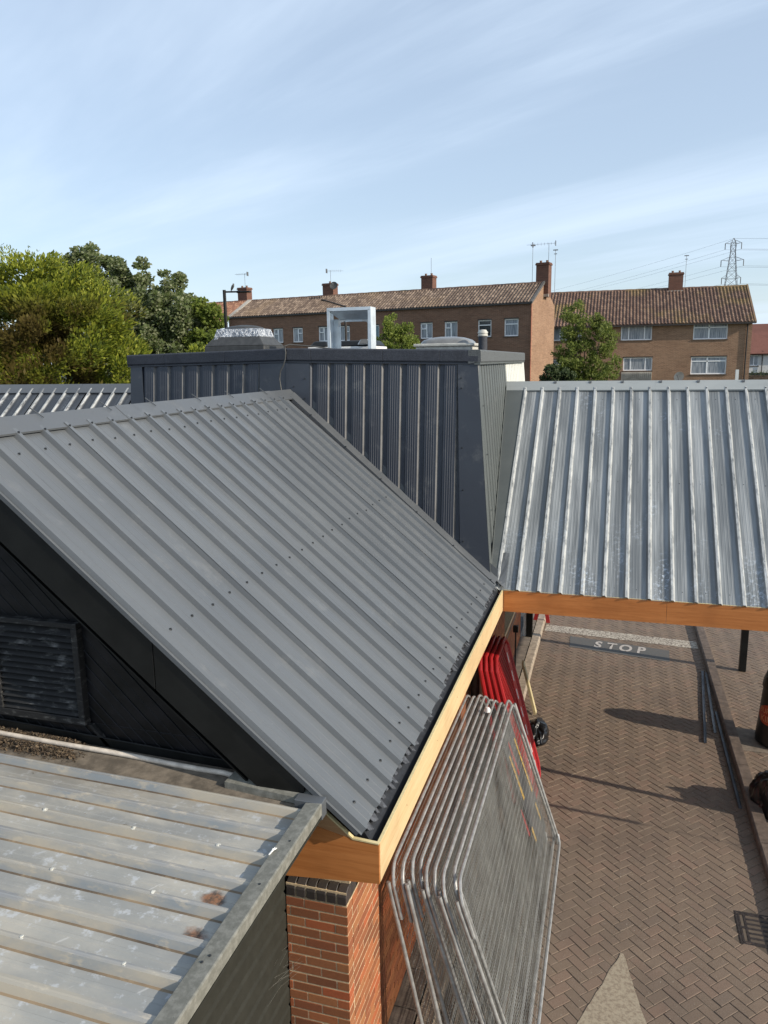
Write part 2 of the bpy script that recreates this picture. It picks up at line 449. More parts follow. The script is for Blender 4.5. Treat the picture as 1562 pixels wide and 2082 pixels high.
_n = mat_foil.noise(30, 5, .7, (1, 1, .4)); mat_foil.color(mat_foil.mix(mat_foil.ramp(_n, .4, .6), (.16, .18, .21), (.55, .57, .59))); mat_foil.bump(_n, 1.0, .03); mat_foil = mat_foil.m
mat_dome = simple('smoky_polycarbonate', (.17, .17, .165), .25, var=.15)
mat_domeframe = simple('off_white_kerb', (.48, .47, .42), .5, var=.15, scale=12)
mat_cowl = simple('dark_grey_grp', (.045, .046, .045), .55, var=.25, scale=12)
mat_pipe = simple('pale_lead_pipe', (.62, .55, .46), .55, 0, var=.2, scale=12)
mat_debris = M('rotted_leaf_litter', .95)
mat_debris.color(mat_debris.ramp3(mat_debris.rnd(), [(0, (.035, .025, .016)), (.5, (.095, .065, .04)), (1, (.16, .12, .075))])); mat_debris = mat_debris.m
mat_cobweb = simple('pale_thread', (.35, .34, .30), .8)

# houses
def house_brick(name, a, b, mort, sc=1.0):
    m = M(name, .9)
    tc = m.n('ShaderNodeTexCoord')
    bt = m.n('ShaderNodeTexBrick'); bt.inputs['Scale'].default_value = 1
    bt.inputs['Brick Width'].default_value = .225; bt.inputs['Row Height'].default_value = .075; bt.inputs['Mortar Size'].default_value = .010
    bt.inputs['Color1'].default_value = rgb(a); bt.inputs['Color2'].default_value = rgb(b); bt.inputs['Mortar'].default_value = rgb(mort)
    bt.inputs['Bias'].default_value = -.1
    # x = along either wall, y = height
    x, y, z = m.sepxyz(); cmbn = m.n('ShaderNodeCombineXYZ')
    m.l(m.math('ADD', x, y), cmbn.inputs[0]); m.l(z, cmbn.inputs[1]); m.l(cmbn.outputs[0], bt.inputs[0])
    c = bt.outputs['Color']
    pt = m.ramp(m.noise(.55, 4, .6, (1, 1, 1.5)), .4, .68)
    c = m.mix(m.math('MULTIPLY', pt, .35), c, tuple(v*.55 for v in a))
    ln = m.ramp(m.noise(2.4, 5, .7, (.5, .5, 5)), .45, .65)
    c = m.mix(m.math('MULTIPLY', ln, .4), c, tuple(v*.45 for v in a))
    n = m.ramp(m.noise(8, 4, .7), .5, .7); c = m.mix(m.math('MULTIPLY', n, .25), c, tuple(min(1, v*1.7) for v in a))
    m.color(c); m.bump(bt.outputs['Fac'], -.3, .01); return m.m
mat_hb_terrace = house_brick('terrace_brick', (.215, .108, .066), (.15, .074, .046), (.24, .17, .12))
mat_hb_block = house_brick('flats_brick', (.29, .165, .098), (.205, .11, .066), (.34, .25, .17))
mat_hb_chim = house_brick('chimney_brick', (.17, .07, .045), (.12, .05, .035), (.16, .11, .08))
def tile_mat(name, cols, lichen):
    m = M(name, .85)
    c = m.ramp3(m.rnd(), cols)
    n = m.ramp(m.noise(7, 5, .75), .42, .62)
    c = m.mix(m.math('MULTIPLY', n, .35), c, tuple(v*.6 for v in cols[0][1]))
    l = m.ramp(m.noise(.35, 4, .6), .50, .68)
    c = m.mix(m.math('MULTIPLY', l, .5), c, lichen)
    m.color(c); return m.m
mat_tile_t = tile_mat('pale_pantiles', [(0, (.10, .070, .052)), (.5, (.145, .104, .078)), (1, (.26, .195, .145))], (.20, .14, .085))
mat_tile_b = tile_mat('brown_pantiles', [(0, (.10, .058, .042)), (.5, (.15, .088, .060)), (1, (.22, .14, .095))], (.21, .15, .045))
mat_tile_l = tile_mat('red_brown_tiles', [(0, (.16, .075, .05)), (.5, (.25, .12, .075)), (1, (.33, .19, .12))], (.20, .13, .07))
mat_tile_r = tile_mat('red_tiles', [(0, (.13, .05, .035)), (.5, (.17, .065, .045)), (1, (.21, .085, .06))], (.20, .08, .06))
def glassmat(name, c, rough=.08):
    m = M(name, rough, 0, .8); m.color(c); return m.m
mat_glass = glassmat('dark_window_glass', (.035, .042, .048))
mat_glass_teal = glassmat('teal_curtained_glass', (.05, .15, .19), .15)
def curtain():
    m = M('net_curtain_behind_glass', .35, 0, .8)
    w = m.noise(30, 3, .6, (1, 1, .04)); m.color(m.mix(m.ramp(w, .35, .65), (.11, .13, .16), (.38, .40, .42))); return m.m
mat_curtain = curtain()
mat_dpipe = simple('black_downpipe', (.012, .012, .012), .5)
mat_verge = simple('pale_verge_mortar', (.42, .38, .32), .8, var=.2, scale=2)
mat_gutterbrown = simple('dark_gutter', (.035, .028, .024), .5)
mat_aerial = simple('dull_aluminium', (.16, .16, .16), .5, .4)
mat_pylon = simple('grey_pylon_steel', (.17, .17, .17), .6, .2)
mat_render = simple('white_render', (.62, .62, .60), .8, var=.08)

# ------------------------------------------------------------------ ribbed metal sheets
def profile(pitch, n, w_crown, w_flank, h, stiff=3, start=0.0, end=None, sh=.0016, inv=False):
    """points (s, height) across n ribs; ribs are centred at k*pitch"""
    pts = []
    for k in range(n):
        c = start + (k+.0)*pitch
        pts += [(c-w_crown/2-w_flank, 0), (c-w_crown/2, h), (c+w_crown/2, h), (c+w_crown/2+w_flank, 0)]
        a = c+w_crown/2+w_flank; b = c+pitch-w_crown/2-w_flank
        for j in range(stiff):
            m = a+(b-a)*(j+1)/(stiff+1)
            pts += [(m-.007, 0), (m-.003, sh), (m+.003, sh), (m+.007, 0)]
    if inv: pts = [(s, h-z) for s, z in pts]
    if end is not None:
        pts += [(start+n*pitch-w_crown/2-w_flank, 0), (start+n*pitch-w_crown/2, h), (start+n*pitch+w_crown/2, h)] if not inv else []
        out = [p for p in pts if p[0] < end]
        i = len(out)
        if i < len(pts):
            a, b = pts[i-1], pts[i]; t = (end-a[0])/max(1e-9, b[0]-a[0]); out.append((end, a[1]+(b[1]-a[1])*t))
        pts = out
    return pts
def sheet(name, O, along, down, nrm, prof, L, mat, parent, th=.0025, segs=1, wob=0.0, **kw):
    O, along, down, nrm = Vector(O), Vector(along), Vector(down), Vector(nrm)
    g = G(); n = len(prof)
    rows = []
    for i in range(segs+1):
        t = i/segs
        for (s, h) in prof:
            dz = wob*noise.noise(Vector((s*2.3+O.x*3, t*L*1.3+O.y, 1.7))) if wob else 0
            g.v.append(tuple(O+along*s+down*(L*t)+nrm*(h+dz)))
    top = len(g.v)
    for i in range(segs+1):
        t = i/segs
        for (s, h) in prof:
            g.v.append(tuple(O+along*s+down*(L*t)+nrm*(h-th)))
    flip = along.cross(down).dot(nrm) < 0
    def fc(a, b, c, d):
        g.f.append((d, c, b, a) if flip else (a, b, c, d))
    for i in range(segs):
        for k in range(n-1):
            a = i*n+k; fc(a, a+1, a+n+1, a+n)
            a += top; fc(a, a+n, a+n+1, a+1)
    for k in range(n-1):
        fc(k, k+top, k+1+top, k+1); e = segs*n+k; fc(e, e+1, e+1+top, e+top)
    for i in range(segs):
        a = i*n; fc(a, a+n, a+n+top, a+top); a = i*n+n-1; fc(a, a+top, a+n+top, a+n)
    return make(name, g, mat, parent, **kw)

def screw_mesh(mat, r=.0075):
    g = G(); g.lathe((0, 0, 0), [(r*1.5, 0), (r*1.5, .0015), (r*1.05, .003), (r*.8, .003), (r*.8, .008), (r*.5, .009)], 8)
    me = bpy.data.meshes.new('screw'); me.from_pydata(g.v, [], g.f); me.materials.append(mat); me.update(); return me
mat_screw = simple('dark_screw_head', (.03, .033, .036), .35, .3)
mat_screw_l = simple('pale_screw_cap', (.55, .54, .48), .4, var=.1)
ME_SCREW = screw_mesh(mat_screw, .0068)
ME_SCREW_L = screw_mesh(mat_screw_l, .012)
def qrot(n): return Vector(n).to_track_quat('Z', 'Y').to_euler()

# ================================================================== SETTING: ground, lane, kerbs
g = G(); g.box(-600, 600, -300, 1500, -.30, -.09)
make('ground', g, mat_asphalt, kind='structure')
g = G(); g.box(-200, 200, 18.2, 200, -.088, -.06)
make('grass', g, mat_grass, kind='structure')

lane = empty('lane_paving', (.27, 6, 0), 'brown herringbone block paved lane between two kerbs', None, kind='structure')
walk = empty('yard_paving', (2.6, 12, 0), 'brown herringbone block paving to the right of the dark kerb', None, kind='structure')
bm_block = box_mesh('paving_block', .1955, .0955, .06, mat_block, .004)
def in_region(x, y):
    if -1.37 < x < 1.89 and y > 2.5: return 'lane'
    if 1.90 < x < 5.5 and y > 8.0 and not (11.35 < y < 12.1): return 'yard'
    if 3.3 < x < 5.5 and y > 8: return 'yard'
def herringbone():
    w = .1005; c45 = math.cos(R(45)); cands = []
    for a in range(-30, 240):
        for b in range(-200, 200):
            k = (a-b) % 4
            if k == 0: u, v, ang = a+1, b+.5, 0
            elif k == 2: u, v, ang = a+.5, b, 1
            else: continue
            U, V = u*w, v*w
            x = (U-V)*c45 - 2.0; y = (U+V)*c45 + 2.0
            if y > 17.6 or y < 4.6: continue
            r = in_region(x, y)
            if not r: continue
            cands.append((y, x, ang, r))
    return cands
cands = herringbone()
vis = sorted([c for c in cands if c[3] == 'lane' and c[0] > 5.75 and c[1] > -.45 + max(0, (c[0]-7)*-.0)], key=lambda c: c[0])
near_ids = set(id(c) for c in vis[:290])
rest = {'lane': G(), 'yard': G()}
yard_near = sorted([c for c in cands if c[3] == 'yard' and c[1] < 3.2], key=lambda c: c[0])
rnd = random.Random(3)
def brick_box(g, c, ang, sx, sy, sz, tilt=0, zt=0):
    ca, sa = math.cos(ang), math.sin(ang)
    ax = Vector((ca, sa, tilt)).normalized()*sx/2; ay = Vector((-sa, ca, zt)).normalized()*sy/2
    # chamfered top
    c = Vector(c); e = .004
    h = sz/2
    b = [c-ax-ay-Vector((0,0,h)), c+ax-ay-Vector((0,0,h)), c+ax+ay-Vector((0,0,h)), c-ax+ay-Vector((0,0,h))]
    m = [p+Vector((0,0,sz-e)) for p in b]
    ix = ax*(1-2*e/sx); iy = ay*(1-2*e/sy); z = Vector((0,0,h))
    t = [c-ix-iy+z, c+ix-iy+z, c+ix+iy+z, c-ix+iy+z]
    g.add(b+m+t, [(0,1,5,4),(1,2,6,5),(2,3,7,6),(3,0,4,7),(4,5,9,8),(5,6,10,9),(6,7,11,10),(7,4,8,11),(8,9,10,11)])
for cnd in cands:
    y, x, ang, r = cnd
    if r == 'lane' and 1.40 < x < 1.80 and 7.25 < y < 7.77: continue
    z = -.03+rnd.uniform(-.0022, .0022); a = R(45)+(PI/2 if ang else 0)+rnd.uniform(-.007, .007)
    tl = rnd.uniform(-.012, .012); tl2 = rnd.uniform(-.015, .015)
    if id(cnd) in near_ids:
        inst('block', bm_block, lane, (x, y, z), (tl2, -tl, a))
    else:
        brick_box(rest[r], (x, y, z), a, .1955, .0955, .06, tl, tl2)
make('block_field', rest['lane'], mat_block, lane, kind='stuff')
make('block_field', rest['yard'], mat_block, walk, kind='stuff')
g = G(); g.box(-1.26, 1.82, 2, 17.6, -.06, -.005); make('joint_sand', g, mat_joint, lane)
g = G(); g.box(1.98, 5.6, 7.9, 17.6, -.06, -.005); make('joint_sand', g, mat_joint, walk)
g = G(); g.box(-1.26, 5.6, 17.6, 24, -.06, -.004); make('far_paving', g, mat_block, lane)
g = G(); g.box(2.0, 3.3, 11.36, 12.09, -.02, .006); make('concrete_base', g, mat_slab, walk)
# kerbs
kl = empty('left_kerb', (-1.33, 9, 0), 'pale concrete kerb along the building side of the lane', None, kind='structure')
kr = empty('right_kerb', (1.9, 9, 0), 'dark stained concrete kerb along the right side of the lane', None, kind='structure')
y = 2.5; i = 0
while y < 17.3:
    for (x0, x1, e, par, mt) in ((-1.41, -1.25, 1, kl, mat_kerb), (1.815, 1.975, -1, kr, mat_kerb_dark)):
        g = G(); j = random.uniform(-.003, .003)
        xs = [(x0, -.02), (x1, -.02), (x1, .075 if e > 0 else .105), (x1-.02*(e > 0), .10 if e > 0 else .105), (x0+.02*(e < 0), .10), (x0, .10 if e > 0 else .075)]
        g.prism([(a+j, y+.003, b) for a, b in xs], (0, .909, 0)); make('kerb_stone', g, mt, par, bevel=.006)
    y += .915; i += 1
fp = empty('footway', (-1.5, 9, 0), 'narrow footway slabs between brick wall and kerb', None, kind='structure')
y = 4.2
while y < 16.6:
    g = G(); g.box(-1.66, -1.43, y+.004, y+.446, 0, .092+random.uniform(-.003, .003)); make('slab', g, mat_slab, fp, bevel=.004); y += .45
# painted marks
def text_mesh(body, size, fat=0):
    cu = bpy.data.curves.new('txt', 'FONT'); cu.body = body; cu.offset = fat; cu.size = size; cu.align_x = 'CENTER'; cu.align_y = 'CENTER'
    o = bpy.data.objects.new('txt', cu); COL.objects.link(o)
    dg = bpy.context.evaluated_depsgraph_get(); dg.update()
    me = bpy.data.meshes.new_from_object(o.evaluated_get(dg)); bpy.data.objects.remove(o); return me
marks = empty('road_markings', (.2, 15, 0), 'worn white stop line, STOP lettering and arrow painted on the block paving', None, kind='structure')
g = G(); n = 60
def wavy(x, s): return .025*noise.noise(Vector((x*5, s, 0)))+.012*noise.noise(Vector((x*19, s, 3)))
for k in range(n):
    xa = -1.22+3.0*k/n; xb = -1.22+3.0*(k+1)/n
    for (x, q) in ((xa, 0), (xb, 0)): pass
    def ye(x): return 16.05-.11*(x+1.2)
    g.add([(xa, ye(xa)-.27+wavy(xa, 1), .0045), (xb, ye(xb)-.27+wavy(xb, 1), .0045), (xb, ye(xb)+.13+wavy(xb, 9), .0045), (xa, ye(xa)+.13+wavy(xa, 9), .0045)], [(0, 1, 2, 3)])
make('stop_line', g, mat_line, marks)
g = G(); g.add([(-.66, 14.95, .0045), (1.2, 14.62, .0045), (1.23, 15.22, .0045), (-.68, 15.58, .0045)], [(0, 1, 2, 3)]); make('painted_patch', g, mat_patch, marks)
xs = [-.115, .14, .41, .70]
for ch, cx in zip('STOP', xs):
    me = text_mesh(ch, .38, .012)
    o = bpy.data.objects.new('letter', me); COL.objects.link(o); me.materials.clear(); me.materials.append(mat_letters)
    o.parent = marks; o.location = Vector((cx, 15.19-.14*(cx+.12), .009))-Vector((.2, 15, 0)); o.rotation_euler = (0, 0, -.13); o.scale = (.80, 1.28, 1)
g = G(); pl = []; pr = []
for k in range(26):
    t = k/25; y = 6.82-t*1.55
    pl.append((.285-.60*t-.01+.018*noise.noise(Vector((t*9, 1, 0))), y, .0045)); pr.append((.30+.36*t+.012*noise.noise(Vector((t*9, 5, 0))), y, .0045))
for k in range(25): g.add([pl[k], pl[k+1], pr[k+1], pr[k]], [(0, 1, 2, 3)])
make('arrow_head', g, mat_arrow, marks)
# drain grate
dr = empty('drain_grate', (1.62, 7.5, 0), 'rusty cast iron drain grate set in the paving against the right kerb', 'drain')
g = G(); X0, X1, Y0, Y1 = 1.405, 1.80, 7.27, 7.75
g.box(X0, X1, Y0, Y0+.02, -.05, .002); g.box(X0, X1, Y1-.02, Y1, -.05, .002); g.box(X0, X0+.02, Y0+.02, Y1-.02, -.05, .002); g.box(X1-.02, X1, Y0+.02, Y1-.02, -.05, .002)
make('frame', g, mat_iron, dr, bevel=.002)
g = G(); g.box(X0, X1, Y0, Y1, -.2, -.12); make('sump', g, mat_bore, dr)
g = G(); g.box(X0+.026, X0+.045, Y0+.026, Y1-.026, -.03, 0); g.box(X0+.08, X0+.10, Y0+.026, Y1-.026, -.03, 0); g.box(X0+.045, X0+.08, 7.50, 7.53, -.03, 0); g.box(X0+.045, X0+.08, Y0+.026, Y0+.046, -.03, 0); g.box(X0+.045, X0+.08, Y1-.046, Y1-.026, -.03, 0)
make('end_plate', g, mat_iron, dr)
for k in range(7):
    g = G(); yy = Y0+.034+k*.0685; g.box(X0+.10, X1-.026, yy-.012+.0, yy+.014, -.03, 0); make('bar', g, mat_iron, dr, bevel=.002)

# ================================================================== PITCHED ROOF WING
S40, C40 = math.sin(A40), math.cos(A40)
EX, EZ = -1.195, 2.92                      # eave line of the roof plane
RX, RZ = -4.0, 2.92+(4.0-1.195)*math.tan(A40)   # ridge
def lp(x, y, up=0):                        # point on the left roof plane
    return Vector((x+up*S40, y, EZ+(EX-x)*math.tan(A40)+up*C40))
wing = empty('pitched_roof_wing', (-3, 6, 0), 'anthracite ribbed metal pitched roof with dark boarded gable and plywood fascia along its eave', 'roof')
down = Vector((C40, 0, -S40)); nL = Vector((S40, 0, C40))
P = .2575
sheets = [(3.735, 4.812, .045, 4)] + [(4.812+4*P*k, 4.812+4*P*(k+1), 0, 4) for k in range(3)] + [(4.812+12*P, 8.86, 0, 4)]
XT = -3.93
for i, (ya, yb, first, nr) in enumerate(sheets):
    O = lp(XT, ya, .0055*i); L = (XT*-1-1.285+(.02 if i % 2 else 0))/C40
    if i == 0:
        pr = [(0, 0)]+[p for p in profile(P, 5, .034, .012, .034, 2, start=.047) if p[0] < (yb-ya)+.02]
        pr.append((yb-ya+.03, .030)) if pr[-1][1] > .02 else None
    else:
        pr = profile(P, 4, .034, .012, .034, 2, start=0, end=yb-ya+.012)
        pr = [q for q in pr if q[0] >= -.0175]
    sh = sheet('roof_sheet', O, (0, 1, 0), down, nL, pr, L, mat_roof, wing, segs=10, wob=.002)
    rr = random.Random(i)
    for dist in (.20, 1.80, 3.32):
        for k in range(4):
            yy = ya+(.047 if i == 0 else 0)+P*(k+.5)
            if i == 0 and k == 0 and dist < .3: pass
            if yy < 8.8: inst('screw', ME_SCREW, sh, lp(XT, yy, .003+.0055*i)+down*(dist+rr.uniform(-.012, .012)), qrot(nL))
    for dist in (.55, 1.25, 2.4, 3.0):
        if i: inst('screw', ME_SCREW, sh, lp(XT, ya+.045, .003+.0055*i)+down*(dist+rr.uniform(-.05, .05)), qrot(nL))
    for k in range(4):
        yy = ya+(.047 if i == 0 else 0)+P*k
        if yy < 8.85: inst('screw', ME_SCREW, sh, lp(XT, yy, .037+.0055*i)+down*.045, qrot(nL))
# ridge caps
yy = 3.2; caps = [3.0, 5.55, 8.55, 9.26]
for k in range(3):
    ya, yb = caps[k], caps[k+1]+(.05 if k < 2 else 0); u = .034+.003*(k % 2)
    a = lp(RX+.105, ya, u); b = Vector((RX, ya, RZ+u/C40)); c = Vector((RX-.14, ya, RZ+u/C40-.14*math.tan(A40)))
    lip = lp(RX+.108, ya, u-.014)
    g = G(); g.prism([lip, a, b, c, c-Vector((0, 0, .004)), b-Vector((0, 0, .004)), a-Vector((.003, 0, .003)), lip-Vector((.003, 0, 0))], (0, yb-ya, 0))
    cp = make('ridge_cap', g, mat_flash, wing)
for yy in (4.62, 5.42, 6.06, 6.86, 7.55, 8.40):   # small standing cleats on the ridge line
    g = G(); g.obox((RX+.012, yy, RZ+.052), (.055*C40, .018, -.055*S40), (0, .0025, 0), (.002, 0, .003)); make('ridge_cleat', g, mat_flash, wing)
# far slope of the same roof
sheet('rear_slope', Vector((RX-.02, 3.75, RZ-.02)), (0, 1, 0), Vector((-C40, 0, -S40)), Vector((-S40, 0, C40)), profile(P, 21, .030, .018, .030, 0, start=.05), 3.5, mat_roof, wing)
# abutment flashing against the tower
top = XT+.05
g = G()
pa = [lp(RX+.07, 9.00, .036), lp(-1.30, 8.80, .036), lp(-1.30, 9.03, .040), lp(RX+.02, 9.25, .042)]
g.prism(pa, nL*-.004); g.prism([pa[0], pa[1], pa[1]-nL*.03, pa[0]-nL*.03], (0, -.003, 0)); g.prism([pa[2], pa[3], pa[3]+Vector((0, .012, .10)), pa[2]+Vector((0, .012, .10))], (0, .003, 0))
ab = make('abutment_flashing', g, mat_flash, wing)
for k in range(6): inst('screw', ME_SCREW, ab, lp(RX+.35+k*.46, 8.98-k*.035, .038), qrot(nL))
g = G(); a0 = lp(RX+.12, 8.93, .008); b0 = lp(-1.32, 8.74, .008)
g.prism([a0, b0, b0+Vector((0, .055, 0)), a0+Vector((0, .055, 0))], nL*.004); make('gap_strip', g, mat_membrane, wing)  # black strip along the gap beside the flashing
# verge trim and black barge boards under the near edge
g = G(); g.prism([lp(RX+.1, 3.728, .006), lp(-1.30, 3.728, .006), lp(-1.30, 3.728, -.022), lp(RX+.1, 3.728, -.022)], (0, .010, 0)); make('verge_trim', g, mat_flash, wing)
for (xa, xb) in ((RX, -2.56), (-2.555, -1.62)):
    g = G(); dz = .315
    a, b = lp(xa, 3.74, -.020), lp(xb, 3.74, -.020)
    g.prism([a, b, b-Vector((0, 0, dz)), a-Vector((0, 0, dz))], (0, .022, 0)); make('barge_board', g, mat_black, wing, bevel=.002)
g = G(); a, b = lp(RX, 3.765, -.30), lp(-1.63, 3.765, -.30)
g.prism([a, b, b-nL*.01, a-nL*.01], (0, .19, 0)); make('soffit', g, mat_black, wing)
# gable wall, diagonal boards
YG = 3.955
g = G(); g.prism([(-6.6, YG+.02, 3.0), (-1.62, YG+.02, 3.0), (-1.62, YG+.02, 3.0), (RX, YG+.02, RZ-.1)], (0, .12, 0)); make('gable_core', g, mat_bore, wing)
def clip(poly, a, b, c):
    out = []
    for i in range(len(poly)):
        p, q = poly[i], poly[(i+1) % len(poly)]; dp = a*p[0]+b*p[1]-c; dq = a*q[0]+b*q[1]-c
        if dp <= 0: out.append(p)
        if dp*dq < 0: t = dp/(dp-dq); out.append((p[0]+(q[0]-p[0])*t, p[1]+(q[1]-p[1])*t))
    return out
LV = (-3.93, -3.235, 3.335, 4.035)  # louvre opening
bw = .098
for k in range(-2, 34):
    # board strip: 45 degrees falling to the right
    s0 = -.95+k*bw; s1 = s0+bw-.006   # x+z constant
    poly = [(-6, s0+6), (0, s0), (0, s1), (-6, s1+6)]
    poly = clip(poly, 0, -1, -3.17)
    poly = clip(poly, S40, C40, S40*EX+C40*EZ-.02); poly = clip(poly, -S40, C40, -S40*RX*1+C40*RZ-.02-0*1)
    poly = clip(poly, -1, 0, 4.95)
    if len(poly) < 3: continue
    parts = [poly]
    # cut out the louvre
    lo = []
    for pl_ in parts:
        A = clip(pl_, 0, 1, LV[2]); lo.append(A)
        Bm = clip(pl_, 0, -1, -LV[2]); Bm = clip(Bm, 0, 1, LV[3]) if len(Bm) > 2 else []
        if len(Bm) > 2: lo.append(clip(Bm, 1, 0, LV[0])); lo.append(clip(Bm, -1, 0, -LV[1]))
        lo.append(clip(pl_, 0, -1, -LV[3]))
    for q in lo:
        if len(q) < 3: continue
        ar = abs(sum(q[i][0]*q[(i+1) % len(q)][1]-q[(i+1) % len(q)][0]*q[i][1] for i in range(len(q))))/2
        if ar < .0015: continue
        g = G(); yo = random.uniform(0, .006)
        g.prism([(x, YG-yo, z) for x, z in q], (0, .018, 0)); make('board', g, mat_blackwood, wing, bevel=.0025)
# louvre
lv = empty('louvre_vent', (-3.58, YG, 3.33), 'dusty black louvred vent set in the boarded gable', 'vent')
g = G(); x0, x1, z0, z1 = LV
g.box(x0, x1, YG-.055, YG+.01, z1-.035, z1); g.box(x0, x1, YG-.055, YG+.01, z0, z0+.05); g.box(x1-.045, x1, YG-.055, YG+.01, z0+.05, z1-.035); g.box(x0, x0+.045, YG-.055, YG+.01, z0+.05, z1-.035)
make('frame', g, mat_louvre, lv, bevel=.003)
g = G(); g.box(x0+.045, x1-.045, YG+.002, YG+.01, z0+.05, z1-.035); make('backing', g, mat_bore, lv)
for k in range(14):
    z = z0+.075+k*.0425
    g = G(); g.prism([(x0+.045, YG-.05, z-.016), (x0+.045, YG-.046, z-.018), (x0+.045, YG-.004, z+.020), (x0+.045, YG-.008, z+.022)], (x1-x0-.09, 0, 0)); make('slat', g, mat_louvre, lv)
# diagonal corner trim below louvre
g = G(); g.prism([(-3.235, YG-.03, 3.335), (-3.205, YG-.03, 3.335), (-3.075, YG-.03, 3.2), (-3.105, YG-.03, 3.2)], (0, .03, 0)); make('diagonal_batten', g, mat_louvre, wing)
# eave gutter void, membrane, ragged felt edge
g = G(); g.prism([(-1.30, 3.83, 2.955), (-1.235, 3.83, 2.86), (-1.216, 3.83, 2.86), (-1.216, 3.83, 2.75), (-1.40, 3.83, 2.75), (-1.40, 3.83, 2.96)], (0, 5.08, 0)); make('gutter_membrane', g, mat_membrane, wing)
g = G(); yy = 3.82; rr = random.Random(5)
while yy < 8.8:
    w_ = rr.uniform(.05, .12); e = rr.uniform(.012, .05); q = rr.uniform(0, .012)
    g.prism([lp(-1.36, yy, -.004), lp(-1.285+e*.6, yy+w_*.2, -.005-q), lp(-1.285+e, yy+w_*.7, -.010-q), lp(-1.36, yy+w_, -.004)], (0, 0, -.004)); yy += w_*.9
make('felt_edge', g, simple('grey_torn_felt', (.06, .065, .075), .8, var=.5, scale=30, bump=.5), wing, kind='stuff')
# plywood fascia: long boards and the return
for (ya, yb) in ((3.802, 6.24), (6.243, 8.93)):
    g = G(); g.box(-1.212, -1.195, ya, yb, 2.665, 2.918); make('fascia_board', g, mat_ply_y, wing)
g = G(); g.box(-1.2125, -1.1945, 3.80, 8.93, 2.9185, 2.9205); make('fascia_top_edge', g, mat_ply_end, wing)
g = G(); g.prism([(-1.85, 3.782, 2.60), (-1.196, 3.782, 2.665), (-1.196, 3.782, 2.918), (-1.356, 3.782, 2.925), (-1.85, 3.782, 2.925+.10)], (0, .017, 0)); make('return_board', g, mat_ply_x, wing)
g = G(); g.prism([(-1.85, 3.786, 2.94), (-1.60, 3.786, 2.925), (-1.356, 3.786, 2.926), (-1.545, 3.786, 3.085), (-1.85, 3.786, 3.34)], (0, .015, 0)); make('return_upper_board', g, plywood('duller_ply', (.38, .20, .09), (.46, .27, .13), 'x'), wing)
g = G(); g.prism([(-1.356, 3.779, 2.926), (-1.353, 3.779, 2.936), (-1.60, 3.779, 3.142), (-1.605, 3.779, 3.133)], (0, .022, 0)); g.prism([(-1.356, 3.779, 2.9255), (-1.196, 3.779, 2.9185), (-1.196, 3.779, 2.9265), (-1.353, 3.779, 2.9345)], (0, .022, 0)); make('return_edge_strip', g, mat_ply_end, wing)
g = G(); g.box(-1.72, -1.225, 3.81, 8.9, 2.66, 2.68); make('eave_soffit', g, mat_ply_x, wing)
g = G()
for yy in (4.4, 5.3, 6.1, 6.4, 7.4, 8.4):
    g.lathe((0, 0, 0), [(.001, 0), (.004, .001), (.001, .003)], 6)
    for i in range(len(g.v)-18, len(g.v)): v = g.v[i]; g.v[i] = (-1.194+v[2], yy+v[0], 2.80+v[1])
make('nail', g, mat_screw, wing)

# ================================================================== BRICK PIER and WALL
pier = empty('brick_pier', (-1.83, 4.7, 0), 'red brick pier with dark brick-on-edge top under the plywood return', 'pier')
PX0, PX1, PY0, PY1 = -2.05, -1.60, 4.32, 5.04
g = G(); g.box(PX0+.002, PX1-.003, PY0+.003, PY1, 0, 2.02); make('mortar', g, mat_mortar, pier)
def brk(par, x0, x1, y0, y1, z0, z1, mt=mat_brick, name='brick'):
    g = G(); c = ((x0+x1)/2+random.uniform(-.0012, .0012), (y0+y1)/2+random.uniform(-.0012, .0012), (z0+z1)/2)
    brick_box(g, c, random.uniform(-.004, .004), x1-x0, y1-y0, z1-z0)
    return make(name, g, mt, par)
z = 2.02-.010; row = 0
while z > .33:
    js = [0, .135, .36, .45] if row % 2 == 0 else [0, .028, .245, .45]
    for a, b in zip(js, js[1:]): brk(pier, PX0+a+(.005 if a else 0), PX0+b-(.005 if b < .45 else 0), PY0, PY0+.10, z-.063, z)
    ys = [0]+[(.112 if row % 2 else .225)+.225*k for k in range(4)]; ys = [q for q in ys if q < .70]+[.72]
    for a, b in zip(ys, ys[1:]):
        if a == 0: a = .104
        if b-a > .03: brk(pier, PX1-.10, PX1, PY0+a+.005, PY0+b-.005, z-.063, z)
    z -= .075; row += 1
g = G(); g.box(PX0, PX1, PY0, PY1, .0, z+.005); make('lower_brickwork', g, mat_hb_terrace, pier)
for k in range(6):
    g = G(); xa = PX0+k*.0752; g.prism([(xa+.004, PY0-.004, 2.025), (xa+.004, PY0-.004, 2.085), (xa+.004, PY0+.012, 2.118), (xa+.004, PY0+.05, 2.135), (xa+.004, PY0+.215, 2.135), (xa+.004, PY0+.215, 2.025)], (.066, 0, 0)); make('coping_brick', g, mat_brickdark, pier, bevel=.003)
g = G(); g.box(PX0+.002, PX1-.006, PY0+.004, PY1-.01, 2.02, 2.115); make('coping_mortar', g, mat_mortar, pier)
g = G(); g.box(PX0, PX1-.06, PY0+.22, PY1, 2.116, 2.15); make('mossy_capping', g, simple('mossy_mortar', (.14, .13, .06), .95, var=.4, scale=20, bump=.6), pier)
g = G(); g.box(PX1-.10, PX1+.002, PY0+.10, PY0+.2, 2.03, 2.16); make('broken_brick', g, mat_brickdark, pier, bevel=.012)
for zz in (2.03, 2.105, 2.18, 2.255, 2.33, 2.405, 2.48):
    for yy in (4.45+.11*(int(zz*40) % 2), 4.67, 4.9): brk(pier, -1.7, -1.602, yy, yy+.21, zz, zz+.065)
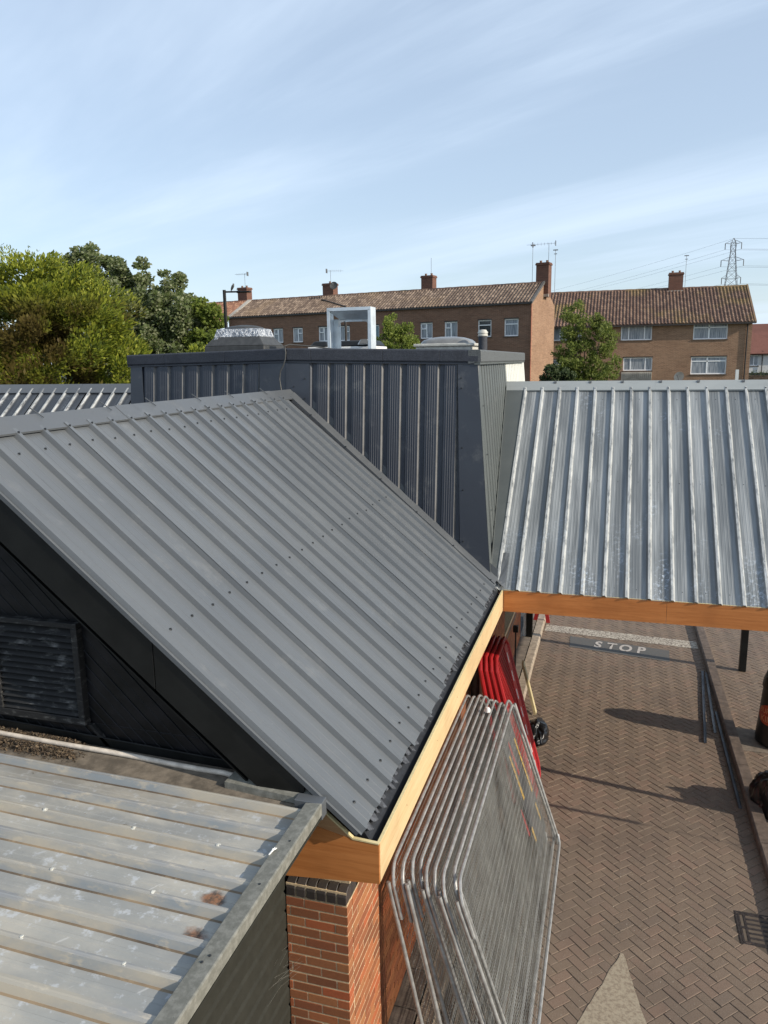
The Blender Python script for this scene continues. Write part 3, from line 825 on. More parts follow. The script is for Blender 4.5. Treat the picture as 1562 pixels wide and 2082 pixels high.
g = G(); g.box(-1.9, -1.606, 4.4, 5.04, 2.02, 2.6); make('upper_core', g, mat_mortar, pier)

wall = empty('brick_wall', (-1.7, 10, 0), 'long red brick wall under the eave behind the stacked fence panels with a window recess', 'wall')
WX, WY0, WY1 = -1.64, 5.12, 14.98
OP = (12.55, 14.15, .98, 2.25)
g = G(); zt = 2.62
g.box(WX-.3, WX-.006, WY0, OP[0], 0, zt); g.box(WX-.3, WX-.006, OP[1], WY1, 0, zt); g.box(WX-.3, WX-.006, OP[0], OP[1], 0, OP[2]); g.box(WX-.3, WX-.006, OP[0], OP[1], OP[3], zt)
make('mortar', g, mat_mortar, wall)
g = G(); g.box(WX-.32, WX-.28, OP[0]-.02, OP[1]+.02, OP[2]-.02, OP[3]+.02); make('window_glass', g, mat_glass, wall)
g = G(); g.box(WX-.27, WX-.2, OP[0], OP[1], 1.55, 1.60); g.box(WX-.27, WX-.2, OP[0], OP[0]+.05, OP[2], OP[3]); g.box(WX-.27, WX-.2, OP[1]-.05, OP[1], OP[2], OP[3]); make('window_frame', g, mat_louvre, wall)
g = G(); g.prism([(WX+.01, OP[0]-.03, OP[2]-.13), (WX+.01, OP[0]-.03, OP[2]-.10), (WX-.27, OP[0]-.03, OP[2]+.03), (WX-.27, OP[0]-.03, OP[2]-.13)], (0, OP[1]-OP[0]+.06, 0)); make('sloping_sill', g, mat_slab, wall, bevel=.004)
cand = []
z = .10; row = 0
while z < 2.58:
    yy = WY0-(.112 if row % 2 else 0)
    while yy < WY1:
        a, b = max(yy, WY0), min(yy+.215, WY1)
        if b-a > .03:
            segs = [(a, b)]
            if z+.065 > OP[2]-.02 and z < OP[3]:
                segs = []
                if a < OP[0]: segs.append((a, min(b, OP[0])))
                if b > OP[1]: segs.append((max(a, OP[1]), b))
            for (a2, b2) in segs:
                if b2-a2 > .03: cand.append((a2, b2, z))
        yy += .225
    z += .075; row += 1
big = sorted(cand, key=lambda c: (c[2] > 1.55, c[0]))[:240]
bs = set(big); gs = G()
for (a, b, zz) in cand:
    if (a, b, zz) in bs: brk(wall, WX-.1, WX+random.uniform(0, .002), a, b, zz, zz+.065)
    else: brick_box(gs, (WX-.05, (a+b)/2, zz+.0325), 0, .1, b-a, .065)
make('brick_field', gs, mat_brick, wall, kind='stuff')
g = G(); g.box(WX-.3, WX-.01, PY1, WY0, 0, 2.6); make('gap_shade_panel', g, mat_brickdark, wall)  # strip closing the gap between pier and wall, its shade put into the colour
# building body behind the walls
body = empty('building_body', (-4, 9, 0), 'plain dark lower body of the restaurant beneath the roofs', 'building')
g = G(); g.box(-10.5, -2.1, 4.4, 15, 0, 3.0); make('wall', g, mat_hb_terrace, body)
# downpipes behind the wall end
dp = empty('downpipe', (-1.56, 15.1, 0), 'thin white downpipe beside the black canopy post at the wall end', 'pipe')
g = G(); g.tube([(-1.565, 15.12, .1), (-1.565, 15.12, 2.6)], .032, 10); make('pipe', g, mat_white, dp, smooth=True)
g = G(); g.tube([(-1.565, 15.12, 1.0), (-1.565, 15.12, 1.06)], .045, 10); make('clip', g, mat_black, dp, smooth=True)
bl = empty('wall_pole', (-1.545, 13.35, 0), 'thin black pole with a small box on top fixed in front of the brick wall', 'pole')
g = G(); g.tube([(-1.545, 13.35, .09), (-1.545, 13.35, .86)], .014, 8); make('rod', g, mat_black, bl, smooth=True)
g = G(); g.box(-1.59, -1.50, 13.31, 13.39, .80, .92); make('head', g, mat_black, bl, bevel=.005)
g = G(); g.tube([(-1.43, 6.55, .0), (-1.43, 6.55, .0)], .01, 4)
sp = empty('soil_pipe', (-1.55, 9.35, 0), 'dark grey soil pipe standing against the wall behind the red barriers', 'pipe')
g = G(); g.tube([(-1.56, 9.15, .05), (-1.56, 9.15, 2.55)], .055, 14); make('pipe', g, mat_cowl, sp, smooth=True)

# ================================================================== ANNEX FLAT ROOF (bottom left)
annex = empty('annex', (-3, 2.6, 0), 'low annex with weathered galvanised ribbed roof, olive capping and dark boarded side wall', 'building')
zA = 3.135
def az(x): return zA+(-1.60-x)*.026
along = Vector((0, 1, 0)); downA = Vector((1, 0, -.026)).normalized(); nA = Vector((.026, 0, 1)).normalized()
ribs = [1.53, 1.74, 1.945, 2.15, 2.35, 2.56, 2.765, 2.98, 3.18, 3.40, 3.605]
for k in range(0, 5):
    ya = ribs[2*k]-.0; n_ = 3 if k < 4 else 4
    pr = []; mi = []
    for j in range(3):
        if 2*k+j >= len(ribs): break
        c = ribs[2*k+j]-ribs[2*k]; hh = .040 if (2*k+j) % 2 == 0 else .034
        cw = .014 if (2*k+j) % 2 == 0 else .020
        q = [(c-cw-.027, 0), (c-cw-.018, .005), (c-cw, hh), (c-.003, hh), (c+.003, hh+.0025), (c+cw, hh), (c+cw+.018, .005), (c+cw+.026, 0)]
        pr += q; mi += [1, 2, 3, 3, 3, 2, 1]
        if j < 2: pr += [(c+.095, .0), (c+.10, .003), (c+.118, .003), (c+.122, 0)]; mi += [0, 0, 0, 0, 0]
    if k == 4: pr += [(pr[-1][0]+.05, 0)]; mi += [0]
    L = 4.4
    sh = sheet('roof_sheet', Vector((-1.585-L, ribs[2*k], az(-1.585-L)+.002*(5-k))), along, downA, nA, pr, L, mat_annex, annex, segs=24, wob=.006)
    for m_ in (mat_annex_foot, mat_annex_flank, mat_annex_crown): sh.data.materials.append(m_)
    npf = len(pr)-1
    for fi in range(24*npf*2):
        sh.data.polygons[fi].material_index = mi[min(len(mi)-1, (fi//2) % npf)]
    rr = random.Random(20+k)
    for q in range(8):
        x = -1.9-.52*q-.13*(k % 2)+rr.uniform(-.03, .03)
        inst('screw', ME_SCREW_L, sh, (x, ribs[2*k]+.004, az(x)+.044), (rr.uniform(-.2, .2), rr.uniform(-.2, .2), 0))
# rear flashing apron, gutter tray, pipe, upstand
g = G(); g.prism([(-6, 3.66, az(-6)+.006), (-1.66, 3.66, zA+.012), (-1.66, 3.93, zA+.02), (-6, 3.93, az(-6)+.012)], (0, 0, -.02)); make('gutter_tray', g, simple('dirty_tray', (.15, .125, .095), .9, var=.4, scale=9, bump=.5), annex)
g = G(); pts = [(-6+k*.2, 3.855+.004*math.sin(k*1.3), az(-6+k*.2)+.030+.003*math.sin(k)) for k in range(20)]+[(-2.11, 3.84, az(-2.11)+.028)]
g.tube(pts, .017, 10); make('edge_pipe', g, mat_pipe, annex, smooth=True)
g = G(); g.prism([(-6, 3.925, az(-6)+.0), (-2.0, 3.925, 3.15), (-2.0, 3.925, 3.215), (-6, 3.925, az(-6)+.115)], (0, .014, 0)); make('upstand', g, mat_black, annex, bevel=.003)
g = G(); g.prism([(-2.14, 3.74, 3.20), (-1.585, 3.70, 3.19), (-1.50, 3.79, 3.195), (-1.62, 3.80, 3.215), (-2.10, 3.90, 3.24)], (0, 0, -.012)); g.prism([(-2.14, 3.735, 3.20), (-1.585, 3.695, 3.19), (-1.585, 3.69, 3.155), (-2.14, 3.73, 3.155)], (0, .008, 0)); make('corner_flashing', g, mat_greencap, annex)
g = G(); g.prism([(-2.10, 3.885, 3.235), (-1.60, 3.79, 3.21), (-1.60, 3.79, 3.275), (-2.10, 3.885, 3.30)], (0, .006, 0)); make('corner_upstand', g, mat_greencap, annex)
# verge capping: flat top, drip face
g = G(); g.prism([(-1.590, .2, 3.196), (-1.500, .2, 3.204), (-1.492, .2, 3.200), (-1.492, .2, 3.135), (-1.502, .2, 3.120), (-1.515, .2, 3.13), (-1.60, .2, 3.13)], (0, 3.50, 0)); make('verge_capping', g, mat_greencap, annex, bevel=.003, bseg=2)
g = G(); g.box(-1.66, -1.491, 3.66, 3.735, 3.10, 3.2045); make('capping_end', g, mat_flash, annex, bevel=.003)
g = G()
for (yy, xx) in ((3.30, -1.53), (2.95, -1.535), (2.48, -1.54), (2.44, -1.555), (2.0, -1.54)): g.lathe((xx, yy, 3.2005), [(.007, 0), (.006, .003), (.002, .004)], 8)
make('capping_screw', g, mat_screw, annex)
g = G(); rr = random.Random(4)
for k in range(5):
    g.tube([(-1.588+rr.uniform(-.004, .004), 3.17+k*.004, 3.198), (-1.580, 3.185+k*.004, 3.205+rr.uniform(0, .012)), (-1.575+rr.uniform(-.008, .008), 3.215+rr.uniform(-.01, .01), 3.206)], .0028, 5)
make('tape_scrap', g, mat_white, annex)
# side wall with boards
g = G(); g.box(-2.16, -2.075, .2, 4.40, .0, 3.13); make('wall_core', g, mat_bore, annex)
for k in range(21):
    z1 = 3.13-k*.152; g = G()
    g.prism([(-2.075, .2, z1-.004), (-2.050, .2, z1-.034), (-2.052, .2, z1-.146), (-2.064, .2, z1-.152), (-2.075, .2, z1-.152)], (0, 4.11, 0)); make('board', g, mat_annexwall, annex)
g = G(); g.box(-2.0, -1.5, .2, 3.7, 3.10, 3.115); make('soffit', g, mat_annexwall, annex)
g = G(); g.box(-7, -2.1, .2, 3.9, 2.95, 3.05); make('deck', g, mat_bore, annex)
web = empty('cobweb', (-2.0, 4.25, 1.6), 'torn pale cobwebs between the annex boards and the brick pier', 'cobweb')
g = G(); rr = random.Random(9)
for k in range(9):
    z = rr.uniform(1.45, 1.85); a = (-2.05, rr.uniform(3.95, 4.3), z+rr.uniform(-.1, .1)); b = (rr.uniform(-2.04, -1.93), 4.318, z+rr.uniform(-.12, .12)); m_ = tuple((a[i]+b[i])/2+rr.uniform(-.02, .02) for i in range(3))
    g.tube([a, m_, b], .0004, 3)
tag(make('threads', g, mat_cobweb, web), kind='stuff')
# leaf litter in the gutter
g = G(); rr = random.Random(11)
for k in range(6500):
    t = rr.random(); x = -3.25-2.6*t**1.15+rr.uniform(-.1, .1); prof_ = 1 if x < -3.35 else max(0, (x+3.05)/-.3)
    for (yc, wy, hz) in ((3.885, .035, .05), (3.765, .055, .05)):
        if rr.random() > prof_*.9+.05: continue
        y = yc+rr.gauss(0, .5)*wy; hgt = max(0, 1-abs(y-yc)/(wy*1.3))*hz*rr.random()
        c = Vector((x, y, az(x)+.012+hgt*prof_)); d = Vector((rr.gauss(0, 1), rr.gauss(0, 1), rr.gauss(0, .6))).normalized()*rr.uniform(.006, .016); e = d.orthogonal().normalized()*rr.uniform(.002, .006)
        g.add([c-d-e, c+d-e*.3, c+d*.6+e, c-d*.7+e], [(0, 1, 2, 3)])
tag(make('leaf_litter', g, mat_debris), 'rotted brown leaf litter lying in the annex gutter under the louvred vent', 'litter', kind='stuff')
g = G(); rr = random.Random(12)
for k in range(90):
    x = rr.uniform(-3.9, -1.7); y = rr.uniform(2.2, 3.85); c = Vector((x, y, az(x)+.004)); d = Vector((rr.gauss(0, 1), rr.gauss(0, 1), .1)).normalized()*rr.uniform(.003, .012); e = Vector((-d.y, d.x, 0))*.25
    if min(abs(y-q) for q in ribs) < .045: continue
    g.add([c-d-e, c+d-e, c+d+e, c-d+e+Vector((0, 0, .004))], [(0, 1, 2, 3)])
tag(make('roof_crumbs', g, mat_debris), 'dark crumbs and twigs scattered on the galvanised annex roof', 'litter', kind='stuff')

# ================================================================== TOWER
tower = empty('parapet_tower', (-4, 11.5, 0), 'slate blue ribbed steel tower with felt parapet rising behind the pitched roof', 'tower')
def by(z): return 9.30-.105*(5.70-z)          # front face plane, leaning
def cx(z): return -1.63+.088*(5.70-z)         # right face plane
AB = R(7)
tB = Vector((1, 0, 0)); tA = Vector((-math.cos(AB), math.sin(AB), 0))
bend = -4.04
dn_ = Vector((0, -.105, -1)).normalized()
nB = tB.cross(dn_)*-1 if tB.cross(dn_).y > 0 else tB.cross(dn_)
ZT = 5.66
g = G()
def wedge(z): return [(-6.52, 9.60-.105*(5.7-z)*1, z), (bend, by(z), z), (cx(z), by(z), z), (cx(z), 14.3, z), (-6.6, 14.3, z)]
lo_, hi_ = wedge(2.6), wedge(5.62)
off = [Vector((.05, .05, 0)), Vector((0, .05, 0)), Vector((-.05, .05, 0)), Vector((-.05, 0, 0)), Vector((.05, 0, 0))]
lo_ = [Vector(a)+o for a, o in zip(lo_, off)]; hi_ = [Vector(a)+o for a, o in zip(hi_, off)]
g.add(lo_+hi_, [(0, 1, 2, 3, 4), (9, 8, 7, 6, 5)]+[(i, 5+i, 5+(i+1) % 5, (i+1) % 5) for i in range(5)]); make('core', g, mat_bore, tower)
pitchB = .2365
def face_sheet(x0, nr, mat, name='wall_sheet'):
    # wide crowns with narrow recessed valleys
    pr = []
    for k in range(nr):
        s = k*pitchB
        pr += [(s, 0), (s+.045, 0), (s+.060, .030)]
        for j in range(4): m_ = s+.060+.028*(j+1)-.006; pr += [(m_, .030), (m_+.004, .033), (m_+.010, .033), (m_+.014, .030)]
        pr += [(s+pitchB-.026, .030)]
    pr += [(nr*pitchB, 0)]
    return pr
def flank(o, npts, per=20):
    o.data.materials.append(mat_flank_glint)
    for fi in range((npts-1)*2):
        k = fi//2
        if k % per == per-1: o.data.polygons[fi].material_index = 1
    return o
prB = face_sheet(0, 4, None)
xs0 = -3.71-pitchB+.0
for k in range(3):
    x0 = -3.70-.0+4*pitchB*k-pitchB*0
    fs_ = face_sheet(0, 4 if k < 2 else 1, None); flank(sheet('wall_sheet', Vector((x0, by(ZT)+.003*(k % 2), ZT)), tB, dn_, Vector((0, -1, .105)).normalized(), fs_, 3.0, mat_tower, tower), len(fs_))
x0 = -3.70-pitchB; sheet('wall_sheet', Vector((x0, by(ZT), ZT)), tB, dn_, Vector((0, -1, .105)).normalized(), face_sheet(0, 1, None), 1.4, mat_tower, tower)
# side A (turned away a little)
nAf = Vector((-math.sin(AB)*-1*-1, -math.cos(AB), .105)).normalized(); nAf = Vector((-math.sin(AB), -math.cos(AB), .105)).normalized()
dA = Vector((-math.sin(AB)*.105, -.105*math.cos(AB), -1)).normalized()
for k in range(2):
    s1 = .41+4*.2455*k; nr = 4 if k < 2 else 2
    O = Vector((bend, by(ZT), ZT))+tA*(s1+nr*.2455)
    pr = [(s*.2455/pitchB, h) for s, h in face_sheet(0, nr, None)]
    flank(sheet('wall_sheet', O, -tA, dA, nAf, pr, 1.1, mat_tower, tower), len(pr))
# flashings: bend, right corner, left corner
def plate(name, pts, off, mat, par=tower, **kw):
    g = G(); g.prism(pts, off); return make(name, g, mat, par, **kw)
fY = lambda x, z, e=.036: (x, by(z)-e, z)
plate('bend_flashing', [fY(-4.06, 5.66), fY(-3.74, 5.66), fY(-3.74, 4.4), fY(-4.06, 4.4)], (0, .004, 0), mat_towerflash)
a_ = Vector((bend, by(5.66)-.036, 5.66)); b_ = Vector((bend, by(4.8)-.036, 4.8))
plate('bend_flashing', [a_, b_, b_+tA*.42, a_+tA*.42], (0, .004, 0), mat_towerflash)
zz = [5.66, 5.22, 4.0, 2.95]
for k in range(3):
    za, zb = zz[k], zz[k+1]
    wL = lambda z: cx(z)-.20-.05*(5.66-z)
    cf = plate('corner_flashing', [fY(wL(za), za), fY(cx(za)+.040, za), fY(cx(zb)+.040, zb), fY(wL(zb), zb)], (0, .004, 0), mat_towerflash)
    zm = (za+zb)/2; inst('screw', ME_SCREW, cf, (wL(zm)+.04, by(zm)-.038, zm), qrot((0, -1, 0))); inst('screw', ME_SCREW, cf, (wL(zb)+.04, by(zb+.1)-.038, zb+.1), qrot((0, -1, 0)))
    plate('side_corner_flashing', [(cx(za)+.034, by(za)-.036, za), (cx(zb)+.034, by(zb)-.036, zb), (cx(zb)+.034, by(zb)+.14, zb), (cx(za)+.034, by(za)+.14, za)], (.004, 0, 0), mat_side)
a_ = Vector((bend, by(5.66)-.036, 5.66))+tA*2.36; b_ = Vector((bend, by(4.5)-.036, 4.5))+tA*2.30
plate('left_corner_flashing', [a_, b_, b_+tA*.27, a_+tA*.20], (0, .004, 0), mat_towerflash)
# right face sheets, grey then white
def side_sheet(y0, n_, mat):
    pr = []
    for k in range(n_):
        s = k*.2; pr += [(s, 0), (s+.04, 0), (s+.05, .028), (s+.10, .028), (s+.11, .031), (s+.12, .028), (s+.19, .028)]
    pr += [(n_*.2, 0)]
    dC = Vector((.088, 0, -1)).normalized()
    return sheet('side_sheet', Vector((cx(ZT), y0, ZT)), Vector((0, 1, 0)), dC, Vector((1, 0, .088)).normalized(), pr, 3.0, mat, tower)
s_ = side_sheet(9.35, 5, mat_side)
for zq in (5.62, 5.1, 4.5, 3.8): inst('screw', ME_SCREW, s_, (cx(zq)+.04, 9.45, zq), qrot((1, 0, 0)))
side_sheet(10.35, 5, mat_side); side_sheet(11.35, 2, mat_side)
side_sheet(11.80, 5, mat_white_sheet); side_sheet(12.8, 7, mat_white_sheet)
# drip trims and parapet felt, built in lengths
def parapet(pA, pB, out, mt, zb0, zb1, zt0, zt1):
    pA, pB, out = Vector(pA), Vector(pB), Vector(out)
    L = lambda p, o, z: Vector((p.x+out.x*o, p.y+out.y*o, z))
    g = G(); sec = lambda p, zb, zt: [L(p, .05, zb+.015), L(p, .062, zb+.03), L(p, .058, zt-.015), L(p, .045, zt), L(p, -.10, zt), L(p, -.10, zb)]
    a = sec(pA, zb0, zt0); b = sec(pB, zb1, zt1); n_ = len(a)
    g.add(a+b, [tuple(range(n_))[::-1], tuple(range(n_, 2*n_))]+[(i, (i+1) % n_, n_+(i+1) % n_, n_+i) for i in range(n_)])
    make('parapet_felt', g, mt, tower, bevel=.004)
    g = G(); sec = lambda p, zb: [L(p, .04, zb+.02), L(p, .05, zb+.012), L(p, .05, zb-.004), L(p, .045, zb-.010), L(p, -.02, zb-.010), L(p, -.02, zb+.02)]
    a = sec(pA, zb0); b = sec(pB, zb1); n_ = len(a)
    g.add(a+b, [tuple(range(n_))[::-1], tuple(range(n_, 2*n_))]+[(i, (i+1) % n_, n_+(i+1) % n_, n_+i) for i in range(n_)])
    make('drip_trim', g, mat_towerflash if mt is mat_felt else mat_side, tower)
outA = (-math.sin(AB), -math.cos(AB), 0)
bp = Vector((bend, 9.30, 0))
segA = [0, .95, 1.95, 2.60]
zt_b, zt_l = 5.835, 5.79
for k in range(3):
    u0, u1 = segA[k+1], segA[k]
    f0, f1 = u0/2.60, u1/2.60
    parapet(bp+tA*u0, bp+tA*(u1+.002), outA, mat_felt, 5.66-.03*f0, 5.66-.03*f1, zt_b-.045*f0, zt_b-.045*f1)
segB = [0, .33, 1.28, 2.0, 2.47]
for k in range(4):
    f0, f1 = segB[k]/2.47, segB[k+1]/2.47
    parapet(bp+tB*segB[k], bp+tB*(segB[k+1]-.002), (0, -1, 0), mat_felt, 5.66-.055*f0, 5.66-.055*f1, zt_b-.062*f0, zt_b-.062*f1)
segC = [9.24, 10.3, 11.4, 12.4, 13.9]
for k in range(4):
    parapet((-1.60, segC[k], 0), (-1.60, segC[k+1]-.002, 0), (1, 0, 0), mat_felt_light, 5.605, 5.605, 5.772-.002*k, 5.77-.002*k)
g = G(); g.prism([(-6.55, 9.75, 5.60), (bend, 9.4, 5.60), (-1.7, 9.4, 5.60), (-1.7, 14.3, 5.60), (-6.55, 14.3, 5.60)], (0, 0, .03)); make('roof_deck', g, mat_felt, tower)
g = G(); g.box(-6.5, -1.7, 14.2, 14.3, 5.6, 5.76); make('rear_parapet', g, mat_felt, tower)
inst('screw', ME_SCREW, tower, (-3.95, by(5.35)-.04, 5.35), qrot((0, -1, 0))); inst('screw', ME_SCREW, tower, (-3.80, by(5.45)-.04, 5.45), qrot((0, -1, 0))); inst('screw', ME_SCREW, tower, (-3.80, by(5.2)-.04, 5.2), qrot((0, -1, 0)))
cab = empty('hanging_cable', (-4.02, 9.25, 5.8), 'thin grey cable looping over the felt parapet and down the tower', 'cable')
pts = [(-3.4, 9.6, 5.80), (-3.72, 9.42, 5.85), (-4.0, 9.26, 5.88), (-4.045, 9.20, 5.86), (-4.03, 9.19, 5.78), (-4.035, 9.18, 5.70), (-4.06, 9.17, 5.62), (-4.10, 9.165, 5.55), (-4.115, 9.16, 5.45), (-4.10, 9.15, 5.36), (-4.085, 9.14, 5.27)]
g = G(); g.tube(pts, .0085, 8); make('cable', g, mat_cowl, cab, smooth=True)

# ================================================================== CANOPY over the lane
can = empty('lane_canopy', (1, 11.8, 0), 'grey ribbed metal canopy with chalky, glint-painted ribs and orange plywood fascia spanning the lane', 'canopy')
CY, CZ = 8.985, 2.93
RYc, RZc = 11.78, 2.93+(11.78-8.985)*math.tan(A40)
dnC = Vector((0, -C40, -S40)); nC = Vector((0, -S40, C40))
def cp(x, y, up=0): return Vector((x, y-up*S40, CZ+(y-CY)*math.tan(A40)+up*C40))
LC = (11.70-8.955)/C40
XE = 3.45
for k in range(5):
    xa = -1.277+1.0*k; nr = 4 if k < 4 else 3
    pr = profile(.25, nr, .026, .019, .036, 4, start=0, end=(nr*.25 if k < 4 else .73)+.02 if k < 4 else .73)
    sh = sheet('roof_sheet', cp(xa, 11.70, .002*(6-k)), (1, 0, 0), dnC, nC, pr, LC, mat_canopy, can, segs=8, wob=.004)
    rr = random.Random(40+k)
    for dist in (.23, 1.78, 3.44):
        for j in range(nr):
            if xa+.25*(j+.5) < XE: inst('screw', ME_SCREW, sh, cp(xa+.25*(j+.45), 11.70, .004)+dnC*(dist+rr.uniform(-.01, .01)), qrot(nC))
    for dist in (.6, 1.15, 1.75, 2.4, 3.0, 3.4): inst('screw', ME_SCREW, sh, cp(xa+1.0+.005, 11.70, .036)+dnC*(dist+rr.uniform(-.06, .06)), qrot(nC))
    for j in range(nr): inst('screw', ME_SCREW, sh, cp(xa+.25*j, 11.70, .045)+dnC*.03, qrot(nC))
for (xa, xb) in ((-1.58, .55), (.548, XE)):
    u = .040
    g = G(); a = cp(xa, RYc-.125, u); b = Vector((xa, RYc, RZc+u/C40)); c = Vector((xa, RYc+.13, RZc+u/C40-.13*math.tan(A40))); l_ = cp(xa, RYc-.13, u-.02)
    g.prism([l_, a, b, c, c-Vector((0, 0, .004)), b-Vector((0, 0, .004)), a+Vector((0, .003, -.003)), l_+Vector((0, .003, 0))], (xb-xa, 0, 0)); make('ridge_cap', g, mat_lightcap, can)
g = G()
for x in (-.85, -.35, .1, .62, 1.12, 1.7, 2.3):
    g.obox((x, RYc-.03, RZc+.035), (.018, 0, 0), (0, .02*C40, .02*S40), (0, -.002, .002)); g.obox((x+.015, RYc-.045, RZc+.05), (.003, 0, 0), (0, .003, 0), (0, 0, .018))
make('ridge_clip', g, mat_flash, can)
sheet('rear_slope', Vector((-1.5, RYc+.03, RZc-.03)), (1, 0, 0), Vector((0, C40, -S40)), Vector((0, S40, C40)), profile(.25, 20, .030, .018, .030, 0, start=.05, end=4.95), 3.5, mat_canopy, can)
# abutment flashing beside the tower: tapering plates with laps
ys = [11.70, 11.05, 9.9, 8.95]
for k in range(3):
    ya, yb = ys[k]+.0, ys[k+1]-.03
    wl = lambda y: cx(CZ+(y-CY)*math.tan(A40))+.03
    up = .036+.002*k
    g = G(); pts = [cp(wl(ya), ya, up), cp(-1.262, ya, up), cp(-1.262+.0, yb, up), cp(wl(yb), yb, up)]
    g.prism(pts, nC*-.003); g.prism([cp(-1.262, ya, up), cp(-1.262, yb, up), cp(-1.262, yb, up-.03), cp(-1.262, ya, up-.03)], (-.003, 0, 0))
    g.prism([cp(wl(ya), ya, up), cp(wl(yb), yb, up), cp(wl(yb), yb, up+.06), cp(wl(ya), ya, up+.06)], (.003, 0, 0))
    fl = make('abutment_flashing', g, mat_side, can)
    for q in (.1, .9): inst('screw', ME_SCREW, fl, cp(-1.285, ya+(yb-ya)*q, up+.002), qrot(nC))
# crumpled lead piece at the valley corner
g = G(); rr = random.Random(2); grid = []
for i in range(7):
    for j in range(6):
        x = -1.43+.25*i/6; y = 8.93+.42*j/5
        z = max(CZ+(y-CY)*math.tan(A40), EZ+(EX-x)*math.tan(A40))+.045+.012*noise.noise(Vector((i*.9, j*.9, 2)))
        grid.append((x, y, z))
for i in range(6):
    for j in range(5):
        a = i*6+j; g.f.append((a, a+6, a+7, a+1))
g.v = grid
o = make('corner_leadwork', g, mat_flash, can); m_ = o.modifiers.new('s', 'SOLIDIFY'); m_.thickness = .003
# fascia boards
for (xa, xb) in ((-1.193, .668), (.671, XE)):
    g = G(); g.box(xa, xb, 8.95, 8.968, 2.650, 2.918); make('fascia_board', g, mat_ply_x, can)
g = G(); g.box(-1.193, XE, 8.9495, 8.9685, 2.9185, 2.9215); make('fascia_top_edge', g, mat_ply_end, can)
g = G(); g.box(XE, XE+.018, 8.95, 14.6, 2.65, 2.918); make('end_fascia', g, mat_ply_y, can)
g = G(); g.box(-1.19, XE, 14.58, 14.598, 2.65, 2.918); make('rear_fascia', g, mat_ply_x, can)
g = G(); g.box(-1.19, XE, 8.97, 14.58, 2.70, 2.715); make('ceiling', g, mat_white_sheet, can)
g = G(); g.box(-1.235, -1.2, 8.94, 14.6, 2.65, 2.90); make('wall_plate', g, mat_blackwood, can)
g = G(); g.prism([(XE-.02, 8.97, 2.93), (XE-.02, 14.58, 2.93), (XE-.02, RYc, RZc-.02)], (.02, 0, 0)); make('gable_infill', g, mat_black, can)
for k, (x, y) in enumerate(((2.44, 14.52), (-1.47, 15.12))):
    g = G(); g.box(x-.058, x+.058, y-.058, y+.058, .0, 2.7); make('post', g, mat_black, can, bevel=.006)

# second ribbed roof, far left
lr = empty('left_ribbed_roof', (-9, 11.7, 0), 'dark ribbed metal roof with ribs painted as sunlit at the far left below the conifer', 'roof')
def cp2(x, y, up=0): return Vector((x, y-up*S40, 5.285+(y-RYc)*math.tan(A40)+up*C40))
for k in range(5):
    xa = -10.98+1.0*k
    sh = sheet('roof_sheet', cp2(xa, 11.72, .002*(6-k)), (1, 0, 0), dnC, nC, profile(.25, 4, .026, .030, .034, 3, start=.10, end=1.02), 3.4, mat_leftroof, lr)
    for j in range(4): inst('screw', ME_SCREW, sh, cp2(xa+.1+.25*(j+.45), 11.72, .004)+dnC*.22, qrot(nC))
for (xa, xb) in ((-11.04, -9.95), (-9.955, -9.1), (-9.105, -6.6)):
    g = G(); a = cp2(xa, RYc-.15, .038); b = Vector((xa, RYc, 5.285+.038/C40)); c = Vector((xa, RYc+.15, b.z-.15*math.tan(A40)))
    g.prism([cp2(xa, RYc-.153, .02), a, b, c, c-Vector((0, 0, .004)), b-Vector((0, 0, .004)), a+Vector((0, .003, -.003))], (xb-xa, 0, 0)); make('ridge_cap', g, mat_flash, lr)
g = G(); g.prism([cp2(-11.06, RYc, .04), cp2(-10.93, RYc, .04), cp2(-10.93, 9.2, .04), cp2(-11.06, 9.2, .04)], nC*-.004); g.prism([cp2(-11.06, RYc, .04), cp2(-11.06, 9.2, .04), cp2(-11.06, 9.2, -.1), cp2(-11.06, RYc, -.1)], (.003, 0, 0)); make('verge_flashing', g, mat_white_sheet, lr)
g = G(); g.prism([(-10.9, 9.2, 2.9), (-10.9, 14.3, 2.9), (-10.9, RYc, 5.2)], (4.3, 0, 0)); make('roof_core', g, mat_bore, lr)
g = G(); g.box(-10.8, -6.6, 9.4, 14.2, 0, 2.9); make('wall', g, mat_hb_terrace, lr)

# ================================================================== THINGS ON THE TOWER ROOF
cw = empty('ventilation_cowl', (-5.85, 11.6, 5.6), 'black pyramidal roof cowl wrapped in crinkled silver foil on the tower roof', 'cowl')
def frus(g, c, w0, d0, w1, d1, z0, z1):
    x, y = c
    g.hexa([(x-w0, y-d0, z0), (x+w0, y-d0, z0), (x+w0, y+d0, z0), (x-w0, y+d0, z0), (x-w1, y-d1, z1), (x+w1, y-d1, z1), (x+w1, y+d1, z1), (x-w1, y+d1, z1)]); return g
cc = (-5.90, 11.8)
make('skirt', frus(G(), cc, .54, .40, .53, .39, 5.62, 5.93), mat_cowl, cw, bevel=.01)
make('hood', frus(G(), cc, .53, .39, .38, .26, 5.932, 6.10), mat_cowl, cw, bevel=.008)
g = frus(G(), cc, .41, .285, .37, .25, 6.07, 6.205)
make('foil_wrap', g, mat_foil, cw, bevel=.012, bseg=2)
g = G(); g.lathe((cc[0], cc[1], 6.20), [(.36, 0), (.32, .03), (.22, .055), (.08, .07), (.01, .072)], 24, 1, .68); make('cap', g, mat_cowl, cw, smooth=True)
g = G(); g.obox((-6.27, 11.50, 6.02), (.04, 0, .01), (0, .01, 0), (.015, 0, .05)); make('loose_foil', g, mat_foil, cw, bevel=.008)
du = empty('duct_frame', (-3.92, 11.5, 5.6), 'bright galvanised square duct frame open through the middle on the tower roof', 'frame')
g = G()
